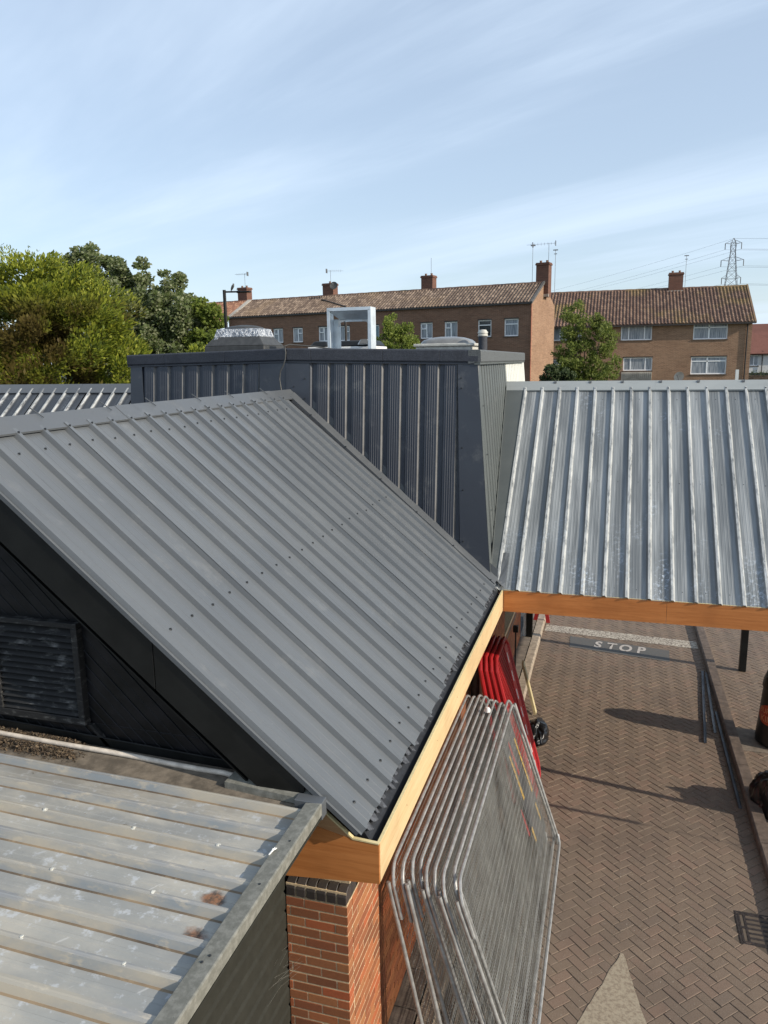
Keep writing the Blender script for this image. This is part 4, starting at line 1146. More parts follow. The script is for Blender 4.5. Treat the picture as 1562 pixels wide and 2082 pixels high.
x0, x1, z1, y0, y1 = -4.29, -3.585, 6.455, 11.40, 11.66
g.box(x0, x0+.012, y0, y1, 5.62, z1); g.box(x0+.012, x0+.13, y1-.012, y1, 5.62, z1-.15); g.box(x0+.012, x0+.045, y0, y0+.01, 5.62, z1-.03); make('jamb', g, mat_duct, du)
g = G(); g.box(x1-.012, x1, y0, y1, 5.62, z1); g.box(x1-.13, x1-.012, y1-.012, y1, 5.62, z1-.15); g.box(x1-.045, x1-.012, y0, y0+.01, 5.62, z1-.03); make('jamb', g, mat_duct, du)
g = G(); g.box(x0, x1, y0, y1, z1, z1+.012); g.prism([(x0+.012, y0, z1-.03), (x1-.012, y0, z1-.03), (x1-.13, y1-.013, z1-.16), (x0+.13, y1-.013, z1-.16)], (0, .004, .003)); g.box(x0+.012, x1-.012, y0, y0+.01, z1-.035, z1); g.box(x0+.13, x1-.13, y1-.012, y1, z1-.19, z1-.155); make('head', g, mat_duct, du)
for sx, xx in ((1, x0+.135), (-1, x1-.135)):
    g = G(); g.prism([(xx-.035*sx, y1-.03, z1-.28), (xx-.035*sx, y1-.03, z1-.16), (xx+.09*sx, y1-.03, z1-.16), (xx+.07*sx, y1-.03, z1-.185), (xx, y1-.03, z1-.20)], (0, .012, 0)); make('sealant', g, mat_white, du, bevel=.004)
for (x0, x1, y0, y1, nm, lab) in ((-4.99, -4.62, 12.3, 12.9, 'rooflight', 'low black domed rooflight just left of the duct frame'), (-4.50, -3.80, 12.3, 13.0, 'rooflight', 'low black and white glazed rooflight seen through the duct frame')):
    rl = empty(nm, ((x0+x1)/2, (y0+y1)/2, 5.6), lab, 'rooflight', 'rooflights on the tower roof')
    g = G(); g.box(x0, x1, y0, y1, 5.60, 5.90); make('kerb', g, mat_white, rl, bevel=.01)
    g = G(); c = ((x0+x1)/2, (y0+y1)/2); frus(g, c, (x1-x0)/2-.01, (y1-y0)/2-.01, (x1-x0)/2-.08, (y1-y0)/2-.1, 5.905, 6.0); make('dome', g, mat_black, rl, bevel=.03, bseg=3)
    if x1 > -4:
        g = G(); frus(g, (-3.98, 12.42), .12, .14, .07, .12, 5.93, 6.01); make('white_vent', g, mat_white, rl, bevel=.006)
        g = G(); frus(g, (-3.98, 12.38), .085, .12, .05, .1, 5.945, 6.016); make('grille', g, mat_dome, rl)
sd = empty('skylight_dome', (-2.3, 11.1, 5.6), 'smoky domed skylight on an off white upstand beside the flue', 'skylight')
g = G(); g.box(-2.72, -1.93, 10.75, 11.5, 5.60, 5.845); g.box(-2.75, -1.90, 10.72, 11.53, 5.845, 5.885); make('upstand', g, mat_domeframe, sd, bevel=.008)
g = G(); n_ = 12; base = [(-2.70, 10.77), (-1.95, 10.77), (-1.95, 11.48), (-2.70, 11.48)]
pr = [(1.0, 0), (.95, .03), (.86, .055), (.6, .085), (.3, .098), (.0, .10)]
g = G(); N = 32
for (s, z) in pr:
    for k in range(N):
        a = 2*PI*k/N; ca, sa = math.cos(a), math.sin(a); q = (abs(ca)**5+abs(sa)**5)**(-1/5)
        g.v.append((-2.325+.37*s*ca*q, 11.125+.35*s*sa*q, 5.886+z))
for i in range(len(pr)-1):
    for k in range(N): g.f.append((i*N+k, i*N+(k+1) % N, (i+1)*N+(k+1) % N, (i+1)*N+k))
make('dome', g, mat_dome, sd, smooth=True)
fl = empty('flue_pipe', (-1.74, 10.75, 5.6), 'short black flue pipe with a pale metal cap at the tower corner', 'flue')
g = G(); g.lathe((-1.77, 10.75, 5.6), [(.062, 0), (.064, .10), (.061, .12), (.063, .25), (.061, .27), (.062, .37)], 16); make('pipe', g, mat_felt, fl, smooth=True)
g = G(); g.lathe((-1.77, 10.75, 5.97), [(.070, 0), (.072, .015), (.064, .02), (.064, .035), (.072, .04), (.070, .055), (.055, .07), (.05, .085), (.01, .09)], 16); make('cap', g, mat_domeframe, fl, smooth=True)

# ================================================================== STACKED FENCE PANELS
tops = [-1.505, -1.43, -1.375, -1.315, -1.255, -1.19, -1.115, -1.045, -.985]
bots = [-1.12, -1.03, -.915, -.80, -.71, -.63, -.545, -.47, -.395]
y0s = [5.02, 4.98, 5.03, 5.10, 5.00, 5.06, 4.99, 5.04, 5.0]
labs = ['galvanised mesh fence panel, the one closest to the brick wall', 'galvanised mesh fence panel, second out from the brick wall', 'galvanised mesh fence panel, third out from the brick wall', 'galvanised mesh fence panel, fourth out from the brick wall', 'galvanised mesh fence panel in the middle of the leaning stack', 'galvanised mesh fence panel, fourth in from the lane', 'galvanised mesh fence panel, third in from the lane', 'galvanised mesh fence panel just behind the outermost one', 'galvanised mesh fence panel, outermost of the leaning stack beside the lane']
PLn = 3.46; PH = 1.84
def panel_frame_geo():
    # local: x along length (0..PLn), z up the panel, y thickness
    r = .0170; c = .17
    g1 = G()
    def arc(cx_, cz_, a0, a1, rad, n=7): return [(cx_+rad*math.cos(a0+(a1-a0)*i/n), 0, cz_+rad*math.sin(a0+(a1-a0)*i/n)) for i in range(n+1)]
    top = [(.05, 0, PH-.42), (.05, 0, PH-c)]+arc(.05+c, PH-c, PI, PI/2, c)[1:]+arc(PLn-.05-c, PH-c, PI/2, 0, c)+[(PLn-.05, 0, PH-.42)]
    g1.tube(top, .0150, 8)
    legs = []
    for x in (0.045, PLn-.045):
        gl = G(); gl.tube([(x-.02*(1 if x < 1 else -1)*0, .036, .0), (x, .036, PH-.10)], r, 10, cap=False)
        gl.tube([(x, .036, PH-.10), (x, .036, PH-.101)], r*.8, 10); legs.append(gl)
    gb = G(); gb.tube([(.05, .0, .12), (.05+.05, 0, .05), (.05+.12, 0, .035), (PLn-.05-.12, 0, .035), (PLn-.1, 0, .05), (PLn-.05, 0, .12)], .0165, 8)
    gm = G(); w = .0017
    rr = random.Random(1)
    k = 0; x = .075
    while x < PLn-.07:
        z1 = PH-.012 if .2 < x < PLn-.2 else PH-.07
        gm.v += [(x-w, .0, .04), (x+w, .0, .04), (x, .0024, .04), (x-w, .0, z1), (x+w, .0, z1), (x, .0024, z1)]
        b = 6*k; gm.f += [(b, b+1, b+4, b+3), (b+1, b+2, b+5, b+4), (b+2, b, b+3, b+5)]; k += 1; x += .038
    gh = G(); z = .11
    while z < PH-.04:
        b = len(gm.v); y = -.003
        gm.v += [(.05, y, z-w), (.05, y, z+w), (.05, y-.0024, z), (PLn-.05, y, z-w), (PLn-.05, y, z+w), (PLn-.05, y-.0024, z)]
        gm.f += [(b, b+1, b+4, b+3), (b+1, b+2, b+5, b+4), (b+2, b, b+3, b+5)]; z += .076
    return g1, legs, gb, gm
g1, legs, gb, gm = panel_frame_geo()
root = empty('site_fence', (0, 0, 0), labs[0], 'fence panel', 'mesh fence panels leaning in a stack against the building')
make('top_rail', g1, mat_galv, root, smooth=True)
for l_ in legs: make('leg', l_, mat_galv, root, smooth=True)
make('bottom_rail', gb, mat_galv, root, smooth=True)
make('mesh', gm, mat_mesh, root, kind='stuff')
for i in range(9):
    o = root if i == 0 else copy_tree(root)
    o['label'] = labs[i]
    tpx, btx = tops[i], bots[i]; lean = math.asin(min(.9, (btx-tpx)/PH))
    # local x -> world +Y ; local z -> up & towards the wall ; local y -> away from lane
    flip = (i % 2 == 1)
    X = Vector((0, 1, 0)); Z = Vector((-math.sin(lean), 0, math.cos(lean))); Y = Z.cross(X)
    if flip: X = -X; Y = -Y
    M4 = Matrix(((X.x, Y.x, Z.x, btx), (X.y, Y.y, Z.y, y0s[i]+(PLn if flip else 0)+.018*((i*7) % 5-2)), (X.z, Y.z, Z.z, .02), (0, 0, 0, 1)))
    o.matrix_world = M4
bk = empty('fence_clamp', (-1.16, 8.3, 1.7), 'white plastic cable tie lump on top of the fence stack', 'clamp')
g = G(); g.lathe((-1.21, 7.93, 1.80), [(.01, 0), (.03, .01), (.032, .04), (.02, .06), (.005, .065)], 8); make('lump', g, mat_white, bk, smooth=True)
# coloured warning strips trapped behind the mesh
def lean_pt(f, y, h, e=0):   # point on the outermost panel plane, f metres up
    b, t = -.43, -1.03; L = PH
    return Vector((b+(t-b)*f/L-e, y, math.sqrt(L*L-(b-t)**2)*f/L+.02))
specs = [(8.22, 1.42, .75, mat_yellow, 'yellow'), (8.18, .62, .42, mat_yellow, 'yellow'), (7.93, 1.52, 1.12, mat_redsheet, 'red'), (7.80, 1.42, .9, mat_yellow, 'yellow'), (7.55, .92, .62, mat_redsheet, 'red'), (7.72, .60, .44, mat_yellow, 'yellow')]
st = empty('sign_board', (-.8, 8.1, 0), 'narrow dark board with red and yellow strips trapped behind the outer fence mesh', 'sign board')
g = G(); g.prism([lean_pt(1.62, 7.72, 0, .06), lean_pt(.25, 7.72, 0, .06), lean_pt(.25, 8.34, 0, .06), lean_pt(1.62, 8.34, 0, .06)], (-.006, 0, 0)); make('panel', g, simple('dark_board', (.045, .048, .055), .5), st)
for (y, fa, fb, mt, nm) in specs:
    g = G(); g.prism([lean_pt(fa, y, 0, .052), lean_pt(fb, y, 0, .052), lean_pt(fb, y+.055, 0, .052), lean_pt(fa, y+.055, 0, .052)], (-.003, 0, 0)); make('strip', g, mt, st)

# red plastic barriers standing on end
def barrier():
    t = empty('road_barrier', (0, 0, 0), 'x', 'barrier', 'red plastic road barriers stood on end against the wall')
    W, HH = 1.0, 2.0
    g = G(); c = .12
    out = [(0, c), (0, HH-c), (c, HH), (W-c, HH), (W, HH-c), (W, c), (W-c, 0), (c, 0)]
    g.tube([(a, 0, b) for a, b in out], .028, 8, closed=True); make('frame', g, mat_red, t, smooth=True)
    g = G(); x = .06; w = .005
    while x < W-.04: g.obox((x, 0, HH/2), (w, 0, 0), (0, .004, 0), (0, 0, HH/2-.03)); x += .042
    z = .06
    while z < HH-.04: g.obox((W/2, 0.001, z), (W/2-.03, 0, 0), (0, .004, 0), (0, 0, w)); z += .042
    make('mesh', g, mat_red, t, kind='stuff')
    g = G(); g.box(.70, .88, -.014, .014, .06, HH-.06); make('plank', g, mat_redsheet, t, bevel=.004)
    for k in range(7):
        g = G(); g.box(.745, .775, -.017, .017, .14+k*.26, .28+k*.26); make('reflector', g, mat_white, t)
    g = G(); g.box(.30, .62, -.012, .012, .18, .95); make('logo_board', g, mat_redsheet, t, bevel=.003)
    g = G()
    for k, (za, zb) in enumerate(((.35, .42), (.46, .50), (.53, .60), (.63, .66))): g.box(.40, .48-.02*(k % 2), -.0155, .0155, za, zb)
    make('lettering', g, mat_white, t)
    g = G(); g.tube([(.98, 0, .98), (1.03, 0, 1.04), (1.05, 0, 1.14)], .012, 6); g.tube([(1.03, 0, 1.04), (1.10, 0, 1.0)], .012, 6); make('hook', g, mat_white, t)
    return t
b0 = barrier()
blabs = ['red plastic mesh barrier on end, innermost by the wall', 'red plastic mesh barrier on end, second from the wall', 'red plastic mesh barrier on end, third from the wall', 'red plastic mesh barrier on end, outermost with white reflectors beside the timber plank']
for i in range(4):
    o = b0 if i == 0 else copy_tree(b0); o['label'] = blabs[i]
    btx = -1.10+.105*i; tpx = -1.48+.062*i; lean = math.asin((btx-tpx)/2.0)
    X = Vector((0, 1, 0)); Z = Vector((-math.sin(lean), 0, math.cos(lean))); Y = Z.cross(X)
    yy = 8.92+.02*i
    o.matrix_world = Matrix(((X.x, Y.x, Z.x, btx), (X.y, Y.y, Z.y, yy), (X.z, Y.z, Z.z, .03), (0, 0, 0, 1)))

tk = empty('timber_plank', (-1.1, 12.3, 0), 'pale new timber plank leaning from the kerb onto the paving', 'plank')
g = G(); a = Vector((-1.02, 11.75, .03)); b = Vector((-1.36, 12.9, .42)); d = (b-a); s_ = Vector((0, .05, .01)); t_ = Vector((.02, 0, .008))
g.hexa([a-s_-t_, a+s_-t_, a+s_+t_, a-s_+t_, b-s_-t_, b+s_-t_, b+s_+t_, b-s_+t_]); make('plank', g, mat_timber, tk, bevel=.003)

def bag(name, c, r, h, label, seed, sx=1, sy=1):
    bm = bmesh.new(); bmesh.ops.create_icosphere(bm, subdivisions=5, radius=1)
    for v in bm.verts:
        p = v.co.copy(); n1 = noise.noise(p*1.3+Vector((seed, 0, 0))); n2 = abs(noise.noise(Vector((p.x*4, p.y*4, p.z*1.2))+Vector((0, seed, 0)))); n3 = abs(noise.noise(p*9+Vector((0, 0, seed))))
        f = 1+.25*n1-.16*n2+.04*n3
        z = max(-.55, p.z)
        q = Vector((p.x*f*r*sx, p.y*f*r*sy, (z+.55)/1.55*h*f))
        if p.z > .75: q.x *= .55; q.y *= .55; q.z *= 1.1
        v.co = q
    me = bpy.data.meshes.new(name); bm.to_mesh(me); bm.free(); me.materials.append(mat_bag); me.shade_smooth()
    o = bpy.data.objects.new(name, me); COL.objects.link(o); o.location = c; tag(o, label, 'bag'); return o
bag('bin_bag', (-.93, 11.0, .0), .26, .24, 'small crumpled black bin bag lying by the red barriers', 3.3, .75, 1.3)
bag('bin_bag', (2.22, 9.80, .0), .33, .56, 'glossy full black bin bag beside the dark kerb at the right edge', 7.1)

strips = [((1.745, 14.30), (1.505, 11.45), 'thin dark trim strip on the lane, leftmost beside the right kerb', mat_tower), ((1.80, 14.25), (1.68, 11.82), 'pale grey trim strip lying on the lane against the right kerb', mat_flash), ((1.775, 12.6), (1.745, 9.75), 'dark trim strip nearest the camera tight against the right kerb', mat_tower)]
for (a, b, lab, mt) in strips:
    a, b = Vector((*a, .006)), Vector((*b, .006)); d = (b-a).normalized(); s_ = Vector((-d.y, d.x, 0))*.020
    g = G(); u_ = Vector((0, 0, .03)); t_ = s_.normalized()*.003
    g.hexa([a-s_, a+s_, a+s_+Vector((0, 0, .003)), a-s_+Vector((0, 0, .003)), b-s_, b+s_, b+s_+Vector((0, 0, .003)), b-s_+Vector((0, 0, .003))])
    g.prism([a-s_, a-s_+t_, a-s_+t_+u_, a-s_+u_], b-a); g.prism([a+s_, a+s_-t_, a+s_-t_+u_*.5, a+s_+u_*.5], b-a)
    tag(make('metal_trim', g, mt), lab, 'metal trim', 'metal trim strips lying along the kerb')

# round black bin with an orange oval print
bn = empty('litter_bin', (2.52, 11.74, 0), 'black tapered litter bin with an orange oval logo at the right edge', 'bin')
g = G(); g.lathe((2.52, 11.74, .006), [(.27, 0), (.30, .03), (.30, .10), (.275, .35), (.245, .8), (.235, .86)], 40); make('body', g, mat_bin, bn, smooth=True)
g = G(); g.lathe((2.52, 11.74, .87), [(.25, 0), (.255, .03), (.24, .12), (.20, .24), (.12, .33), (.02, .36)], 40); make('hood', g, mat_bin, bn, smooth=True)
def on_bin(u, v, e):   # u metres round, v height
    r = .302-.060*(v-.1)/.75+e; ph = LOGO_A+u/.27
    return (2.52+r*math.cos(ph), 11.74+r*math.sin(ph), v)
LOGO_A = math.atan2(-.78, -.62)
g = G(); N = 40; c_ = (0, .50)
g.v.append(on_bin(0, .5, .004))
for ring in (.5, 1.0):
    for k in range(N): a = 2*PI*k/N; g.v.append(on_bin(.21*ring*math.cos(a), .5+.15*ring*math.sin(a), .004))
for k in range(N): g.f.append((0, 1+k, 1+(k+1) % N)); g.f.append((1+k, 1+N+k, 1+N+(k+1) % N, 1+(k+1) % N))
make('logo_oval', g, mat_logo, bn)
for txt, vz, sz in (('BURGER', .555, .115), ('KING', .435, .135)):
    me = text_mesh(txt, sz); bm = bmesh.new(); bm.from_mesh(me)
    bmesh.ops.subdivide_edges(bm, edges=list(bm.edges), cuts=1)
    for v in bm.verts: v.co = Vector(on_bin(v.co.x*.86, vz+v.co.y, .0065))-Vector((2.52, 11.74, 0))
    bm.to_mesh(me); bm.free(); me.materials.clear(); me.materials.append(mat_logo_text)
    o = bpy.data.objects.new('lettering', me); COL.objects.link(o); o.parent = bn
# folding sign under the canopy
fs = empty('folding_sign', (-1.33, 16.2, 0), 'red folding floor sign standing on the kerb beyond the canopy', 'sign')
g = G(); g.prism([(-1.50, 16.15, .05), (-1.42, 16.15, .05), (-1.30, 16.15, .75), (-1.38, 16.15, .75)], (0, .04, 0)); make('leg', g, mat_redsheet, fs)
g = G(); g.prism([(-1.22, 16.15, .05), (-1.14, 16.15, .05), (-1.26, 16.15, .75), (-1.34, 16.15, .75)], (0, .04, 0)); make('leg', g, mat_redsheet, fs)
g = G(); g.box(-1.44, -1.20, 16.14, 16.20, .38, .60); make('panel', g, mat_redsheet, fs)
# unseen bar and posts, added only to cast thin shadows across the lane
hb = empty('shadow_bar', (4.6, 8.1, 0), 'unseen black bar on a post right of the view, added to shadow the lane', 'shadow caster')
g = G(); g.tube([(5.33, 8.18, 2.45), (4.0, 8.33, 2.42)], .03, 8); make('arm', g, mat_black, hb, smooth=True)
g = G(); g.tube([(7.4, 7.9, -.05), (7.4, 7.9, 2.6)], .05, 10); g.tube([(7.4, 7.9, 2.55), (5.32, 8.18, 2.46)], .006, 5); make('post', g, mat_black, hb, smooth=True)
pp = empty('shadow_post', (2.95, 9.39, 0), 'unseen black post right of the view, added to cast a shadow on the lane', 'post')  # unseen post added for the longer shadow band
g = G(); g.tube([(2.95, 9.39, -.05), (2.95, 9.39, 2.6)], .045, 10); make('shaft', g, mat_black, pp, smooth=True)

# ================================================================== HOUSES
def fr(O, t, n):
    O, t, n = Vector(O), Vector(t), Vector(n)
    def P(s, d, z): return Vector((O.x+t.x*s+n.x*d, O.y+t.y*s+n.y*d, z))
    return P
def pbox(g, P, s0, s1, d0, d1, z0, z1):
    g.hexa([P(s0, d0, z0), P(s1, d0, z0), P(s1, d1, z0), P(s0, d1, z0), P(s0, d0, z1), P(s1, d0, z1), P(s1, d1, z1), P(s0, d1, z1)]); return g
def facade(par, P, s0, s1, z0, z1, wins, mat, th=.12):
    ss = sorted(set([s0, s1]+[w[0] for w in wins]+[w[1] for w in wins])); zs = sorted(set([z0, z1]+[w[2] for w in wins]+[w[3] for w in wins]))
    g = G()
    for a, b in zip(ss, ss[1:]):
        run = None
        for c, d in zip(zs, zs[1:]):
            sm, zm = (a+b)/2, (c+d)/2
            hole = any(w[0] < sm < w[1] and w[2] < zm < w[3] for w in wins)
            if hole:
                if run: pbox(g, P, a, b, 0, th, run[0], run[1]); run = None
            else: run = (c, d) if run is None else (run[0], d)
        if run: pbox(g, P, a, b, 0, th, run[0], run[1])
    return make('wall', g, mat, par)
def window(par, P, w):
    s0, s1, z0, z1, style, gl = w; f = .07
    d0, d1 = .075, .118
    g = G()
    pbox(g, P, s0, s1, d0, d1, z1-f, z1); pbox(g, P, s0, s1, d0, d1, z0, z0+f); pbox(g, P, s0, s0+f, d0, d1, z0+f, z1-f); pbox(g, P, s1-f, s1, d0, d1, z0+f, z1-f)
    wd, h = s1-s0, z1-z0
    if style in ('L', 'R'):    # small opening light over a side pane
        m = s0+wd*.5; pbox(g, P, m-.035, m+.035, d0, d1, z0+f, z1-f)
        a, b = (s0+f, m-.035) if style == 'L' else (m+.035, s1-f)
        pbox(g, P, a, b, d0-.02, d1, z1-.38*h-.03, z1-.38*h+.03); pbox(g, P, a, a+.035, d0-.02, d1, z1-.38*h, z1-f); pbox(g, P, b-.035, b, d0-.02, d1, z1-.38*h, z1-f); pbox(g, P, a, b, d0-.02, d1, z1-f-.03, z1-f)
    elif style == 'T': pbox(g, P, s0+f, s1-f, d0, d1, z1-.30*h-.03, z1-.30*h+.03)
    elif style == '3':
        for q in (.25, .76): pbox(g, P, s0+wd*q-.035, s0+wd*q+.035, d0, d1, z0+f, z1-f)
    elif style == 'TT':
        m = s0+wd*.46; pbox(g, P, m-.05, m+.05, d0, d1, z0+f, z1-f); pbox(g, P, s0+f, s1-f, d0, d1, z1-.25*h-.035, z1-.25*h+.035)
    elif style == '2': m = s0+wd*.5; pbox(g, P, m-.035, m+.035, d0, d1, z0+f, z1-f)
    fo = make('window', g, mat_upvc, par)
    make('pane', pbox(G(), P, s0+f, s1-f, .104, .110, z0+f, z1-f), gl, fo)
    make('sill', pbox(G(), P, s0-.06, s1+.06, -.05, .10, z0-.07, z0-.002), mat_kerb_dark, fo)
    make('lintel', pbox(G(), P, s0-.02, s1+.02, -.012, .0, z1+.0, z1+.07), mat_gutterbrown, fo)
def tiles(par, P, s0, s1, d0, z0, d1, z1, mat, tw=.234, th=.33, sL=0., sR=0.):
    """pantiles from the eave (d0,z0) up to the ridge (d1,z1)"""
    g = G(); L = math.hypot(d1-d0, z1-z0); nr = int(L/th); nc = int((s1-s0)/tw); rr = random.Random(int(abs(s0)*10)+3)
    ud = (d1-d0)/L; uz = (z1-z0)/L
    prof_ = [(0, .0), (.12, .055), (.30, .075), (.48, .05), (.62, .008), (.85, -.004), (1.0, .006)]
    for r in range(nr):
        a0 = r*L/nr; a1 = (r+1)*L/nr+.04; lift = .020
        for c in range(nc):
            s = s0+c*(s1-s0)/nc; j = rr.uniform(-.006, .006); b = len(g.v); m = len(prof_)
            for (a, up) in ((a0, lift), (a1, 0)):
                for (q, h) in prof_:
                    hh = h+up+j; g.v.append(tuple(P(s+q*(s1-s0)/nc, d0+ud*a-uz*hh, z0+uz*a+ud*hh)))
            for q in range(m-1): g.f.append((b+q, b+q+1, b+m+q+1, b+m+q))
            # butt end
            for (q, h) in prof_: g.v.append(tuple(P(s+q*(s1-s0)/nc, d0+ud*a0-uz*(j-.02), z0+uz*a0+ud*(j-.02))))
            for q in range(m-1): g.f.append((b+2*m+q, b+2*m+q+1, b+q+1, b+q))
    return make('roof_tiles', g, mat, par, kind='stuff')
def ridge(par, P, s0, s1, d, z, mat):
    g = G(); n_ = int((s1-s0)/.45)
    for k in range(n_):
        a, b = s0+(s1-s0)*k/n_, s0+(s1-s0)*(k+1)/n_+.02; u = .01*(k % 2)
        g.prism([P(a, d-.13, z-.03+u), P(a, d-.07, z+.07+u), P(a, d, z+.10+u), P(a, d+.07, z+.07+u), P(a, d+.13, z-.03+u)], P(b, 0, 0)-P(a, 0, 0))
    make('ridge_tiles', g, mat, par, kind='stuff')
def chimney(par, P, s0, s1, d0, d1, z0, z1, pots=2):
    g = pbox(G(), P, s0, s1, d0, d1, z0, z1-.16); ch = make('chimney', g, mat_hb_chim, par)
    g = pbox(G(), P, s0-.05, s1+.05, d0-.05, d1+.05, z1-.16, z1-.06); pbox(g, P, s0-.02, s1+.02, d0-.02, d1+.02, z1-.06, z1); make('chimney_cap', g, mat_hb_chim, ch)
    g = pbox(G(), P, s0-.03, s1+.03, d0-.03, d0+.1, z0-.0, z0+.18); make('lead_apron', g, mat_verge, ch)
    for k in range(pots):
        c = P(s0+(s1-s0)*(k+.5)/pots, (d0+d1)/2, z1); g = G(); g.lathe(c, [(.09, 0), (.085, .02), (.075, .12), (.09, .13), (.09, .16)], 10); make('chimney_pot', g, mat_hb_terrace, ch)
a116 = R(11.6)
tT = (math.cos(a116), -math.sin(a116), 0); nT = (math.sin(a116), math.cos(a116), 0)
PT = fr((-5.444, 52.32, 0), tT, nT)
ter = empty('terrace_house', PT(-12, 2, 0), 'long brown brick terrace with pale pantiled roof, running left behind the tower', 'house')
wt = [(-20.75, -19.82, 7.20, 8.27, 'L', mat_curtain), (-18.90, -17.98, 7.20, 8.27, 'R', mat_curtain), (-16.55, -15.60, 7.20, 8.27, 'L', mat_curtain), (-14.75, -13.80, 7.20, 8.27, 'R', mat_curtain), (-12.25, -11.33, 7.20, 8.25, 'x', mat_glass_teal),
      (-8.03, -7.09, 7.18, 8.26, 'L', mat_curtain), (-6.18, -5.22, 7.18, 8.27, 'L', mat_curtain), (-3.71, -2.75, 7.18, 8.29, 'T', mat_glass), (-1.84, -.86, 7.18, 8.30, 'T', mat_curtain)]
facade(ter, PT, -25.07, 0, 0, 9.24, wt, mat_hb_terrace)
for w in wt: window(ter, PT, w)
g = G(); g.prism([PT(0, 0.002, 0), PT(0, 5.4, 0), PT(0, 5.4, 9.3), PT(0, 2.7, 10.78), PT(0, 0.002, 9.24)], PT(-.12, 0, 0)-PT(0, 0, 0)); make('gable_wall', g, mat_hb_block, ter)
g = G(); pbox(g, PT, -25.07, -.15, .14, 5.3, 0, 9.1); make('interior', g, mat_bore, ter)
tiles(ter, PT, -25.0, -.06, -.12, 9.30, 2.62, 10.72, mat_tile_t)
g = G(); g.prism([PT(-25, 5.4, 9.3), PT(-25, 2.62, 10.72), PT(-25, 2.62, 10.60)], PT(0, 0, 0)-PT(-25, 0, 0)); make('rear_slope', g, mat_tile_b, ter)
ridge(ter, PT, -25.0, 0, 2.62, 10.72, mat_tile_b)
g = G(); pbox(g, PT, -25.1, .05, -.16, -.02, 9.20, 9.30); make('eaves_gutter', g, mat_gutterbrown, ter)
g = G()
for k, (sa, w_) in enumerate(((-25.05, .40),)):
    g.prism([PT(sa-.05, -.14, 9.36), PT(sa+w_, -.14, 9.36), PT(sa+w_, 2.62, 10.84), PT(sa-.05, 2.62, 10.84)], (0, 0, -.12))
make('pale_verge', g, mat_verge, ter)
g = G(); g.prism([PT(-.06, -.16, 9.36), PT(.10, -.16, 9.36), PT(.10, 2.64, 10.86), PT(-.06, 2.64, 10.86)], (0, 0, -.16)); make('verge_board', g, simple('slate_grey_verge', (.09, .085, .08), .7), ter)
g = G(); pbox(g, PT, -10.3, -10.2, .02, 2.5, 9.42, 9.5)
chimney(ter, PT, -9.18, -8.27, 2.6, 3.3, 10.55, 11.75); chimney(ter, PT, -17.72, -16.75, 2.6, 3.3, 10.55, 11.70, 1); chimney(ter, PT, -26.1, -25.16, 2.6, 3.3, 10.55, 11.85); chimney(ter, PT, -.55, .32, 2.6, 3.3, 9.8, 12.05)
g = G(); g.tube([PT(.03, -.06, 0), PT(.03, -.06, 9.2)], .05, 6); make('corner_pipe', g, simple('orange_pipe', (.35, .13, .07), .6), ter)

PLH = fr(Vector(PT(-25.1, 0, 0)), tT, nT)
lh = empty('end_house', PLH(-5, 2, 0), 'lower brick house with red brown tiled roof at the left end of the terrace', 'house')
wl = [(-3.2, -1.65, 7.62, 8.45, '3', mat_glass)]
PLF = fr(Vector(PT(-25.1, -1.25, 0)), tT, nT)
facade(lh, PLF, -12, -.02, 0, 8.55, wl, mat_hb_terrace)
for w in wl: window(lh, PLF, w)
g = G(); pbox(g, PLF, -12, -.05, .14, 6.5, 0, 8.3); make('interior', g, mat_bore, lh)
tiles(lh, PLH, -12, -.03, -1.45, 8.62, 2.62, 10.72, mat_tile_l)
ridge(lh, PLH, -12, -.03, 2.62, 10.72, mat_tile_l)
g = G(); pbox(g, PLF, -12, 0, -.25, -.1, 8.50, 8.60); make('eaves_gutter', g, mat_gutterbrown, lh)
chimney(lh, PLH, -7.9, -7.35, 2.6, 3.3, 10.5, 11.70, 1)

PB = fr((0, 60, 0), (1, 0, 0), (0, 1, 0))
fb = empty('brick_flats', (1.5, 62, 0), 'light brown brick block with brown pantiled roof and wide white windows at right', 'house')
wb = [(.26, 2.40, 6.90, 7.95, '3', mat_curtain), (5.18, 7.44, 6.86, 7.95, 'TT', mat_curtain), (5.14, 7.50, 4.42, 5.64, 'TT', mat_curtain), (-4.63, -2.50, 6.98, 7.95, '3', mat_curtain), (-4.74, -2.40, 4.40, 5.59, '3', mat_curtain), (.50, 2.52, 4.72, 5.66, '3', mat_curtain)]
facade(fb, PB, -6.2, 9.0, 0, 8.02, wb, mat_hb_block)
for w in wb: window(fb, PB, w)
g = G(); g.box(.40, 2.52, 59.9, 60.0, 3.6, 4.62); bpan = make('balcony_panel', g, mat_verge, fb)
g = G()
for k in range(15): x = .46+.137*k; g.tube([(x, 59.89, 3.65), (x+.07, 59.89, 4.55), (x+.137, 59.89, 3.65)], .012, 4)
make('zigzag_rail', g, mat_cowl, bpan)
g = G(); g.prism([(9.0, 60.003, 0), (9.0, 70, 0), (9.0, 70, 8.0), (9.0, 65, 10.62), (9.0, 60.003, 8.02)], (-.12, 0, 0)); make('gable_wall', g, mat_hb_block, fb)
g = G(); g.box(-6.1, 8.85, 60.14, 69.9, 0, 7.95); make('interior', g, mat_bore, fb)
tiles(fb, PB, -6.3, 9.12, -.25, 7.98, 4.8, 10.78, mat_tile_b, th=.36)
g = G(); g.prism([(-6.2, 70, 8), (-6.2, 64.8, 10.75), (-6.2, 64.8, 10.6)], (15.3, 0, 0)); make('rear_slope', g, mat_tile_b, fb)
ridge(fb, PB, -6.3, 9.12, 4.82, 10.78, mat_tile_b)
